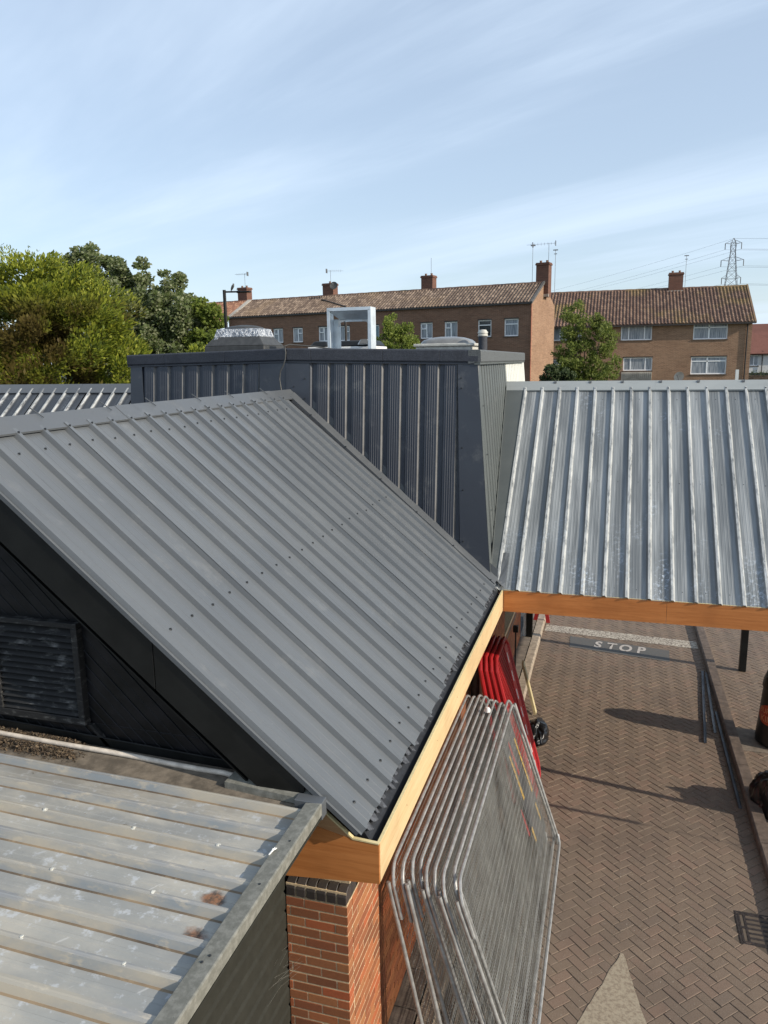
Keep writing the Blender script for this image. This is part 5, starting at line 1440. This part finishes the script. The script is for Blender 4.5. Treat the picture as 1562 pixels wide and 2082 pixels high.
g = G(); g.box(-6.3, 9.15, 59.62, 59.76, 7.86, 7.95); g.box(-6.3, 9.1, 59.76, 60.0, 7.90, 7.94); make('eaves_gutter', g, mat_gutterbrown, fb)
g = G(); g.prism([(9.10, 59.72, 8.02), (9.22, 59.72, 8.02), (9.22, 64.85, 10.92), (9.10, 64.85, 10.92)], (0, 0, -.14)); make('verge', g, mat_tile_b, fb)
g = G(); g.tube([(8.7, 59.94, 0), (8.7, 59.94, 7.85)], .045, 6); make('downpipe', g, mat_dpipe, fb)
g = G(); g.tube([(-6.05, 59.94, 0), (-6.05, 59.94, 7.85)], .05, 6); make('downpipe', g, mat_dpipe, fb)
chimney(fb, PB, 3.61, 4.62, 4.4, 5.2, 10.45, 11.95)
# far right house
fh = empty('far_house', (13.5, 84, 0), 'distant white rendered house with red hipped roof at the right edge', 'house')
PF = fr((0, 80, 0), (1, 0, 0), (0, 1, 0))
wf = [(11.95, 12.75, 4.75, 5.72, '2', mat_curtain)]
facade(fh, PF, 11.6, 16.5, 0, 5.85, wf, mat_render)
for w in wf: window(fh, PF, w)
g = G(); g.prism([(9.6, 79.7, 5.85), (16.6, 79.7, 5.85), (16.6, 84, 9.3-.6), (12.0, 84, 8.7)], (0, .0, -.1)); make('roof_slope', g, mat_tile_r, fh)
g = G(); g.add([(10.6, 79.6, 5.85), (16.6, 79.6, 5.85), (13.3, 83.5, 7.6), (11.4, 83.5, 8.4), (16.6, 83.5, 6.2)], [(0, 1, 4, 2, 3)]); make('roof', g, mat_tile_r, fh)
g = G(); g.tube([(13.05, 79.9, 3), (13.05, 79.9, 6.1)], .04, 6); make('downpipe', g, mat_dpipe, fh)
g = G(); g.box(11.2, 16, 79.0, 79.6, 3.9, 4.1); make('porch_roof', g, mat_dpipe, fh)
gw = empty('garden_wall', (11.5, 70, 0), 'dark fence with clipped hedge in front of the distant white house', 'fence')
g = G(); g.box(9.3, 16, 70, 70.2, 0, 4.0); make('panel', g, mat_gutterbrown, gw)

# satellite dishes and aerials
def dish(c, r, lab, face, mt=None):
    o = empty('satellite_dish', c, lab, 'satellite dish')
    g = G(); g.lathe((0, 0, 0), [(.01, 0), (r*.5, r*.06), (r, r*.24), (r*1.02, r*.25), (r*.98, r*.22)], 20)
    q = Vector(face).to_track_quat('Z', 'Y'); g.v = [tuple(q @ Vector(v)+Vector(c)) for v in g.v]; g.f = g.f[:-2]
    make('reflector', g, mt or mat_cowl, o, smooth=True)
    g = G(); f_ = Vector(face).normalized(); g.tube([Vector(c)-Vector((0, 0, r)), Vector(c)+f_*r*1.1], .02, 5); g.tube([Vector(c)+f_*r*1.05, Vector(c)+f_*r*1.3], .05, 6); g.tube([Vector(c), Vector(c)-f_*.35], .03, 5); make('arm', g, mat_aerial, o)
dish((4.40, 59.62, 4.24), .36, 'grey satellite dish on the brick flats above the ribbed canopy', (-.5, -1, .35), mat_verge)
dish(tuple(PT(-16.55, 2.4, 11.45)), .30, 'dark satellite dish fixed to the second chimney from the left', (.1, -1, .3))
def aerial(base, h, lab, kind, bl=.8, ang=0):
    base = Vector(base); o = empty('aerial', base, lab, 'tv aerial'); g = G(); g.tube([base, base+Vector((0, 0, h))], .014, 5)
    make('mast', g, mat_aerial, o)
    g = G(); tp = base+Vector((0, 0, h-.05)); d = Vector((math.cos(ang), math.sin(ang), 0))
    if kind == 'yagi':
        g.tube([tp-d*bl*.3, tp+d*bl], .009, 4); nrm_ = Vector((-d.y, d.x, 0))
        for k in range(8): q = tp+d*(bl*(-.25+1.2*k/8)); g.tube([q-nrm_*.16, q+nrm_*.16], .006, 3); g.tube([q-Vector((0, 0, .1)), q+Vector((0, 0, .1))], .007, 3)
        g.obox(tp-d*bl*.3, (.02, 0, 0), (0, .14, 0), (0, 0, .16))
    elif kind == 'box': g.obox(tp, (.16, 0, 0), (0, .03, 0), (0, 0, .03)); g.obox(tp-Vector((0, 0, .25)), (.1, 0, 0), (0, .03, 0), (0, 0, .02))
    elif kind == 'whip': g.tube([base, base+Vector((0, 0, h*1.0))], .014, 4)
    if g.v: make('elements', g, mat_aerial, o)
    return o
aerial(PT(-25.6, 3, 11.85), 1.15, 'thin tv aerial on the chimney above the terrace pale verge', 'yagi', .9, PI)
aerial(PT(-17.2, 3, 11.6), 1.1, 'tv aerial on the chimney with the dark dish', 'yagi', 1.0, R(20))
aerial(PT(-8.55, 3, 11.75), 1.25, 'plain whip aerial on the middle terrace chimney', 'whip')
aerial(PT(.15, 3.1, 12.0), 1.35, 'tall tv aerial with a long boom on the big gable chimney', 'yagi', 1.5, R(175))
aerial(PT(.62, 3.1, 9.9), 3.0, 'short double box aerial mast right of the big gable chimney', 'box')
aerial(PT(-.9, 2.9, 10.7), 2.6, 'thin leaning guyed mast left of the big gable chimney', 'yagi', .5, R(90))
aerial((4.78, 64.6, 10.8), 2.4, 'box aerial on the chimney of the brick flats', 'box')

# ================================================================== LAMPS, PYLON, WIRES
lamp = empty('street_lamp', (-15.85, 30, 0), 'black street lamp with a bird on its arm before the terrace at left', 'street lamp')
g = G(); g.tube([(-15.83, 30, 0), (-15.83, 30, 8.68)], [.085]+[.07], 10); make('pole', g, mat_black, lamp, smooth=True)
g = G(); g.tube([(-15.83, 30, 8.60), (-15.02, 30, 8.58)], .035, 8); g.tube([(-15.25, 30, 8.58), (-15.1, 30, 8.58)], .05, 8); make('arm', g, mat_black, lamp, smooth=True)
g = G(); g.obox((-14.85, 30, 8.57), (.22, 0, 0), (0, .09, 0), (.0, 0, .035)); make('lamp_head', g, mat_black, lamp, bevel=.02)
bird = empty('bird', (-15.45, 30, 8.63), 'small grey bird perched on the black street lamp arm', 'bird')
g = G(); g.tube([(-15.52, 30, 8.62), (-15.47, 30, 8.72), (-15.42, 30, 8.82), (-15.39, 30, 8.88), (-15.40, 30, 8.93)], [.012, .05, .06, .035, .012], 8); g.tube([(-15.39, 30, 8.90), (-15.33, 30, 8.90)], [.012, .002], 5); make('body', g, mat_cowl, bird, smooth=True)
l2 = empty('lamp_post', (-14.69, 42, 0), 'thin brown lamp post with a sloping arm seen through the duct frame', 'street lamp')
g = G(); g.tube([(-14.69, 42, 0), (-14.69, 42, 8.72)], .075, 8); make('pole', g, mat_gutterbrown, l2, smooth=True)
g = G(); g.tube([(-14.69, 42, 8.70), (-15.7, 42, 9.02), (-16.1, 42, 9.12)], [.05, .04, .06], 8); make('arm', g, mat_gutterbrown, l2, smooth=True)

py = empty('pylon', (37, 300, 0), 'lattice electricity pylon rising beyond the flats at right', 'pylon')
g = G(); PX = 37.1
def hw(z): return .35+max(0, 45.5-z)**1.05*.085 if z < 43 else .35+(45.5-z)*.2
zs = [0, 6, 12, 17, 21.5, 25.5, 29, 32, 34.6, 37, 39.2, 41.2, 43, 44.2, 45.5]
for a, b in zip(zs, zs[1:]):
    wa, wb_ = hw(a), hw(b) if b < 45 else .05
    ca = [Vector((PX+sx*wa, 300+sy*wa, a)) for sx, sy in ((-1, -1), (1, -1), (1, 1), (-1, 1))]; cb = [Vector((PX+sx*wb_, 300+sy*wb_, b)) for sx, sy in ((-1, -1), (1, -1), (1, 1), (-1, 1))]
    for k in range(4):
        j = (k+1) % 4; g.tube([ca[k], cb[k]], .085, 4); g.tube([ca[k], cb[j]], .055, 3); g.tube([ca[j], cb[k]], .055, 3); g.tube([cb[k], cb[j]], .055, 3)
make('lattice_tower', g, mat_pylon, py)
arms = [(43.9, 2.6), (38.3, 3.6), (32.4, 3.05)]
att = []
for (z, w_) in arms:
    g = G()
    for sx in (-1, 1):
        tip = Vector((PX+sx*w_, 300, z)); 
        for sy in (-1, 1): g.tube([(PX+sx*hw(z-.6), 300+sy*hw(z), z-.3), tip], .06, 3); g.tube([(PX+sx*hw(z+1), 300+sy*hw(z)*.6, z+1.0), tip], .05, 3)
        for q in (.4, .7): a = Vector((PX, 300, z-.3)).lerp(tip, q); g.tube([a, a+Vector((0, 0, 1.1*(1-q)))], .04, 3)
    arm = make('cross_arm', g, mat_pylon, py)
    for sx in (-1, 1):
        g = G(); g.tube([(PX+sx*w_, 300, z), (PX+sx*w_, 300, z-2.1)], .14, 6); make('insulator', g, mat_pylon, arm); att.append((sx, Vector((PX+sx*w_, 300, z-2.1))))
att.append((0, Vector((PX, 300, 45.4))))
wdesc = {0: 'topmost earth wire'}
for i, (sx, a) in enumerate(att):
    g = G(); b = Vector((-260+a.x*1.0, 700, a.z+3)); c = Vector((a.x+330, 285, a.z+5))
    def cat_(p, q, sag, n=26): return [p.lerp(q, k/n)+Vector((0, 0, -sag*4*(k/n)*(1-k/n))) for k in range(n+1)]
    g.tube(cat_(b, a, 9), .035, 3); g.tube(cat_(a, c, 7), .035, 3)
    tag(make('power_line', g, mat_aerial), ('power line from the %s of the pylon' % ['left end of the top arm', 'right end of the top arm', 'left end of the middle arm', 'right end of the middle arm', 'left end of the bottom arm', 'right end of the bottom arm', 'very peak'][i]), 'power line', 'power lines strung from the pylon')

# ================================================================== TREES
def leaf_mat(name, cols, dry=None, rough=.6, trans=.25):
    m = M(name, rough, 0, .25)
    c = m.ramp3(m.n('ShaderNodeNewGeometry').outputs['Random Per Island'], cols)
    if dry:
        f = m.math('MULTIPLY', m.ramp(m.noise(dry[0], 3, .6), dry[1], dry[2]), m.ramp(m.sepxyz()[2], 8.6, 7.2)); c = m.mix(m.math('MULTIPLY', f, dry[4] if len(dry) > 4 else .9), c, dry[3])
    m.color(c)
    tr = m.n('ShaderNodeBsdfTranslucent'); m.l(c, tr.inputs[0]); mx = m.n('ShaderNodeMixShader'); mx.inputs[0].default_value = trans
    out = m.t.nodes['Material Output']; m.l(m.b.outputs[0], mx.inputs[1]); m.l(tr.outputs[0], mx.inputs[2]); m.l(mx.outputs[0], out.inputs[0])
    return m.m
mat_bark = simple('grey_bark', (.10, .08, .06), .9, var=.3, scale=6, bump=.4)
def trunk(par, base, top, r, seed, limbs=7, spread=1.5):
    rr = random.Random(seed); base, top = Vector(base), Vector(top); g = G()
    g.tube([base, base.lerp(top, .5)+Vector((.1, 0, 0)), top], [r, r*.6, r*.2], 8); t = make('trunk', g, mat_bark, par, smooth=True)
    for k in range(limbs):
        q = rr.uniform(.25, .85); a = base.lerp(top, q); an = rr.uniform(0, 2*PI); d = Vector((math.cos(an), math.sin(an), rr.uniform(.6, 1.3)))*spread*rr.uniform(.5, 1)
        g = G(); g.tube([a, a+d*.5+Vector((0, 0, .1)), a+d], [r*.35, r*.22, r*.06], 6); make('limb', g, mat_bark, par, smooth=True)
def leaf_quad(g, c, d, w):
    e = d.orthogonal().normalized()
    g.add([c-d*.5, c+e*w, c+d*.5, c-e*w], [(0, 1, 2, 3)])
def crown_clumps(name, par, mat, clumps, per, size, seed, up=0.0, elong=1.0, flat=1.0):
    """clumps: (centre, radii). leaves spread near the surface of each clump"""
    g = G(); rr = random.Random(seed)
    for (c, rad) in clumps:
        c = Vector(c); n_ = int(per*(rad[0]*rad[1]*rad[2])**(2/3))
        for k in range(n_):
            v = Vector((rr.gauss(0, 1), rr.gauss(0, 1), rr.gauss(0, 1))).normalized()
            q = rr.random()**.35*1.02
            f = 1+.28*noise.noise(v*2.2+c)
            p = c+Vector((v.x*rad[0], v.y*rad[1], v.z*rad[2]))*q*f
            d = (v+Vector((rr.gauss(0, .7), rr.gauss(0, .7), rr.gauss(0, .6)+up))).normalized()*size*rr.uniform(.6, 1.3)*elong
            leaf_quad(g, p, d, size*rr.uniform(.25, .5))
    return make(name, g, mat, par)
def sub_clumps(rr, shape, n_, r0, r1):
    """clumps filling a shape function(point)->bool inside a box"""
    out = []; (x0, x1, y0, y1, z0, z1), inside = shape
    tries = 0
    while len(out) < n_ and tries < 20000:
        tries += 1; p = (rr.uniform(x0, x1), rr.uniform(y0, y1), rr.uniform(z0, z1))
        if inside(*p): r = rr.uniform(r0, r1); out.append((p, (r, r, r*rr.uniform(.7, 1.1))))
    return out

# golden conifer, far left
con = empty('golden_conifer', (-20.8, 24.5, 0), 'big golden green conifer with brown patches at the left edge', 'tree')
mat_con = leaf_mat('golden_conifer_foliage', [(0, (.055, .080, .014)), (.35, (.15, .19, .022)), (.7, (.25, .285, .030)), (1, (.36, .37, .05))], (.42, .44, .56, (.095, .060, .024), .85), trans=.35)
trunk(con, (-20.6, 24.8, 0), (-20.3, 24.8, 7.4), .25, 1, 5)
rr = random.Random(21)
def con_in(x, y, z):
    # outline: flat topped dome, right edge slopes out to the lower right
    hz = (z-2)/(9.7-2); w = 1.0 if hz < .3 else math.sqrt(max(0, 1-((hz-.3)/.72)**2.2))
    cx_ = -21.2+.2*(1-hz); return ((x-cx_)/(4.4*w+.15))**2+((y-25)/(3.4*w+.15))**2 < 1
g = G()
cl = sub_clumps(rr, ((-26, -16.4, 21.5, 28, 3.4, 9.4), con_in), 210, .5, .95)
cl = [c for c in cl if c[0][1] < 26.3]
for (c, rad) in cl:
    c = Vector(c)
    n_ = 520
    # sprays: short feathery sprigs pointing out and up
    for k in range(n_):
        v = Vector((rr.gauss(0, 1), rr.gauss(0, 1), rr.gauss(0, .8))).normalized(); p = c+Vector((v.x*rad[0], v.y*rad[1], v.z*rad[2]))*rr.random()**.4
        out = Vector((c.x+21.0, c.y-25, 0)); out = out.normalized() if out.length > .1 else Vector((0, 0, 0))
        d = (v*.5+out*.7+Vector((rr.gauss(0, .35), rr.gauss(0, .35), .55+rr.gauss(0, .25)))).normalized()*rr.uniform(.10, .24)
        leaf_quad(g, p, d*1.15, rr.uniform(.025, .045))
for k in range(26):   # leader wisps on top
    x = rr.uniform(-23, -17.6); z = 9.2-.10*(x+21.5)**2*.7; p = Vector((x, 24+rr.uniform(-1, 1), z))
    for q in range(26): leaf_quad(g, p+Vector((rr.gauss(0, .07+.1*(1-q/26)), rr.gauss(0, .1), q*.024*rr.uniform(.6, 1.4))), Vector((rr.gauss(0, .6), rr.gauss(0, .6), .8)).normalized()*.13, .02)
make('crown', g, mat_con, con)
def bl_mat(n_, a, b, c, tr=.25): return leaf_mat(n_, [(0, a), (.5, b), (1, c)], trans=tr)
mat_maple = bl_mat('maple_leaves', (.060, .085, .022), (.115, .15, .050), (.28, .30, .18), .35)
mat_green = bl_mat('bright_green_leaves', (.075, .11, .018), (.14, .19, .030), (.22, .26, .05), .4)
mat_dark = bl_mat('dark_shrub_leaves', (.018, .034, .012), (.035, .055, .018), (.055, .08, .026))
mat_mid = bl_mat('olive_tree_leaves', (.070, .10, .018), (.135, .175, .032), (.22, .25, .06), .45)
mp = empty('maple_tree', (-23, 35, 0), 'tall dark green maple with pale leaf undersides behind the conifer', 'tree')
trunk(mp, (-23.2, 35.5, 0), (-23.5, 35.5, 9.5), .3, 2, 8, 2.2)
rr = random.Random(31)
blobs = [(-26.2, 9.6, 1.8), (-25.2, 8.0, 2.2), (-23.6, 9.0, 1.7), (-22.2, 8.2, 2.0), (-21.9, 9.2, 1.0), (-20.9, 7.6, 1.6), (-23.4, 6.3, 2.4), (-20.6, 6.0, 1.7), (-26.3, 6.3, 2.2), (-27.2, 10.5, .8), (-25.9, 10.9, .8), (-22.9, 10.1, .7), (-22.0, 9.9, .6), (-20.0, 7.4, .9), (-27.9, 10.4, .5)]
def mp_in(x, y, z): return any(((x-a)**2+(z-b)**2+((y-35)*.8)**2) < r*r for a, b, r in blobs)
cl = [c for c in sub_clumps(rr, ((-29, -18.4, 32.8, 36.5, 4.2, 11.6), mp_in), 560, .20, .48)]
crown_clumps('crown', mp, mat_maple, cl, 1250, .165, 5, up=.1)
g2 = empty('side_tree', (-19.3, 34.2, 0), 'yellow green leafy tree edge at the right side of the maple', 'tree')
trunk(g2, (-19.0, 34.6, 0), (-19.0, 34.6, 7), .16, 3, 4, .8)
def e_in(x, y, z): return ((x+19.15)/.95)**2+((z-6.7)/2.2)**2+((y-34.4)/.9)**2 < 1
crown_clumps('crown', g2, mat_green, sub_clumps(rr, ((-20.3, -18, 33.4, 35.4, 4.4, 9), e_in), 60, .25, .45), 1500, .15, 6)
g3 = empty('golden_shrub', (-13.6, 25.5, 0), 'golden feathery conifer shrub left of the roof cowl', 'shrub')
def s_in(x, y, z): return ((x+13.9)/1.35)**2+((z-5.2)/1.35)**2+((y-25.5)/1)**2 < 1
g = G()
for (c, rad) in sub_clumps(rr, ((-15.5, -12, 24.6, 26.4, 4.3, 6.7), s_in), 60, .2, .4):
    for k in range(110):
        v = Vector((rr.gauss(0, 1), rr.gauss(0, 1), rr.gauss(0, 1))).normalized(); leaf_quad(g, Vector(c)+v*rad[0]*rr.random()**.4, (v+Vector((rr.gauss(0, .3), 0, .6))).normalized()*rr.uniform(.1, .2), .02)
make('crown', g, mat_con, g3)
g = G(); g.tube([(-13.9, 25.5, 0), (-13.9, 25.5, 6)], [.1, .03], 6); make('trunk', g, mat_bark, g3)
t3 = empty('pyramid_tree', (-10.6, 38, 0), 'small bright green pyramidal tree right of the duct frame', 'tree')
def t3_in(x, y, z):
    a = ((x+10.85)/(.95*max(.05, min(1, (8.35-z)/2.0))))**2+((y-38)/.9)**2 < 1 and z < 8.2
    b = ((x+10.0)/.62)**2+((z-6.3)/1.15)**2+((y-38)/.8)**2 < 1
    return a or b
trunk(t3, (-10.7, 38, 0), (-10.7, 38, 7.6), .12, 4, 4, .6)
crown_clumps('crown', t3, mat_green, sub_clumps(rr, ((-12, -9.3, 37.2, 38.8, 4.6, 8.2), t3_in), 130, .16, .30), 2000, .10, 7, up=.3)
t4 = empty('multi_stem_tree', (-1.6, 46, 0), 'upright multi stemmed green tree in front of the brick flats', 'tree')
for k in range(12):
    a = rr.uniform(-.5, .5); g = G(); g.tube([(-1.7+a*.3, 46+rr.uniform(-.2, .2), 0), (-1.7+a*1.0, 46, 4.0), (-1.7+a*2.4, 46+rr.uniform(-.6, .6), 7.4)], [.07, .05, .012], 6); make('stem', g, mat_bark, t4, smooth=True)
def t4_in(x, y, z):
    a = ((x+2.15)/(.95))**2+((z-7.0)/1.75)**2+((y-46)/1)**2 < 1
    b = ((x+.95)/(.85))**2+((z-6.5)/1.75)**2+((y-46)/1)**2 < 1
    c = ((x+1.75)/(2.05))**2+((z-5.3)/1.55)**2+((y-46)/1.3)**2 < 1
    return a or b or c
crown_clumps('crown', t4, mat_mid, sub_clumps(rr, ((-4, .6, 44.6, 47.4, 3.6, 8.9), t4_in), 200, .18, .38), 1150, .12, 8, up=.5)
sh_ = empty('dark_bush', (-3.3, 44.5, 0), 'small dark leafy bush at the foot of the multi stemmed tree', 'bush')
def b_in(x, y, z): return ((x+3.1)/.95)**2+((z-4.6)/.75)**2+((y-44.5)/.7)**2 < 1
g = G(); g.tube([(-3.1, 44.5, 0), (-3.1, 44.5, 4.6)], [.08, .03], 6); make('stem', g, mat_bark, sh_)
crown_clumps('crown', sh_, mat_dark, sub_clumps(rr, ((-4.2, -2, 43.8, 45.2, 3.6, 5.4), b_in), 50, .18, .3), 1800, .12, 9)
hd = empty('hedge', (12.5, 69.5, 0), 'clipped green hedge top below the distant white house', 'hedge')
crown_clumps('crown', hd, mat_dark, [((9.8+.35*k, 69.6, 4.15), (.35, .4, .3)) for k in range(16)], 420, .12, 10)
g = G(); g.box(9.6, 16, 69.4, 69.8, 0, 4.1); make('stems', g, mat_bark, hd)
bt = empty('distant_tree', (17.5, 110, 0), 'dark distant tree top behind the red hipped roof', 'tree')
crown_clumps('crown', bt, mat_dark, [((18.9, 110, 8.0), (1.6, 1.5, 1.0)), ((20.8, 110, 7.8), (1.6, 1.5, 1.2))], 260, .3, 11)
g = G(); g.tube([(19.5, 110, 0), (19.5, 110, 7)], [.2, .05], 6); make('trunk', g, mat_bark, bt)
wp = empty('white_post', (8.0, 58, 0), 'short white gate post standing before the brick flats', 'post')
g = G(); g.box(7.86, 8.06, 57.9, 58.1, 0, 4.75); make('shaft', g, mat_white, wp)
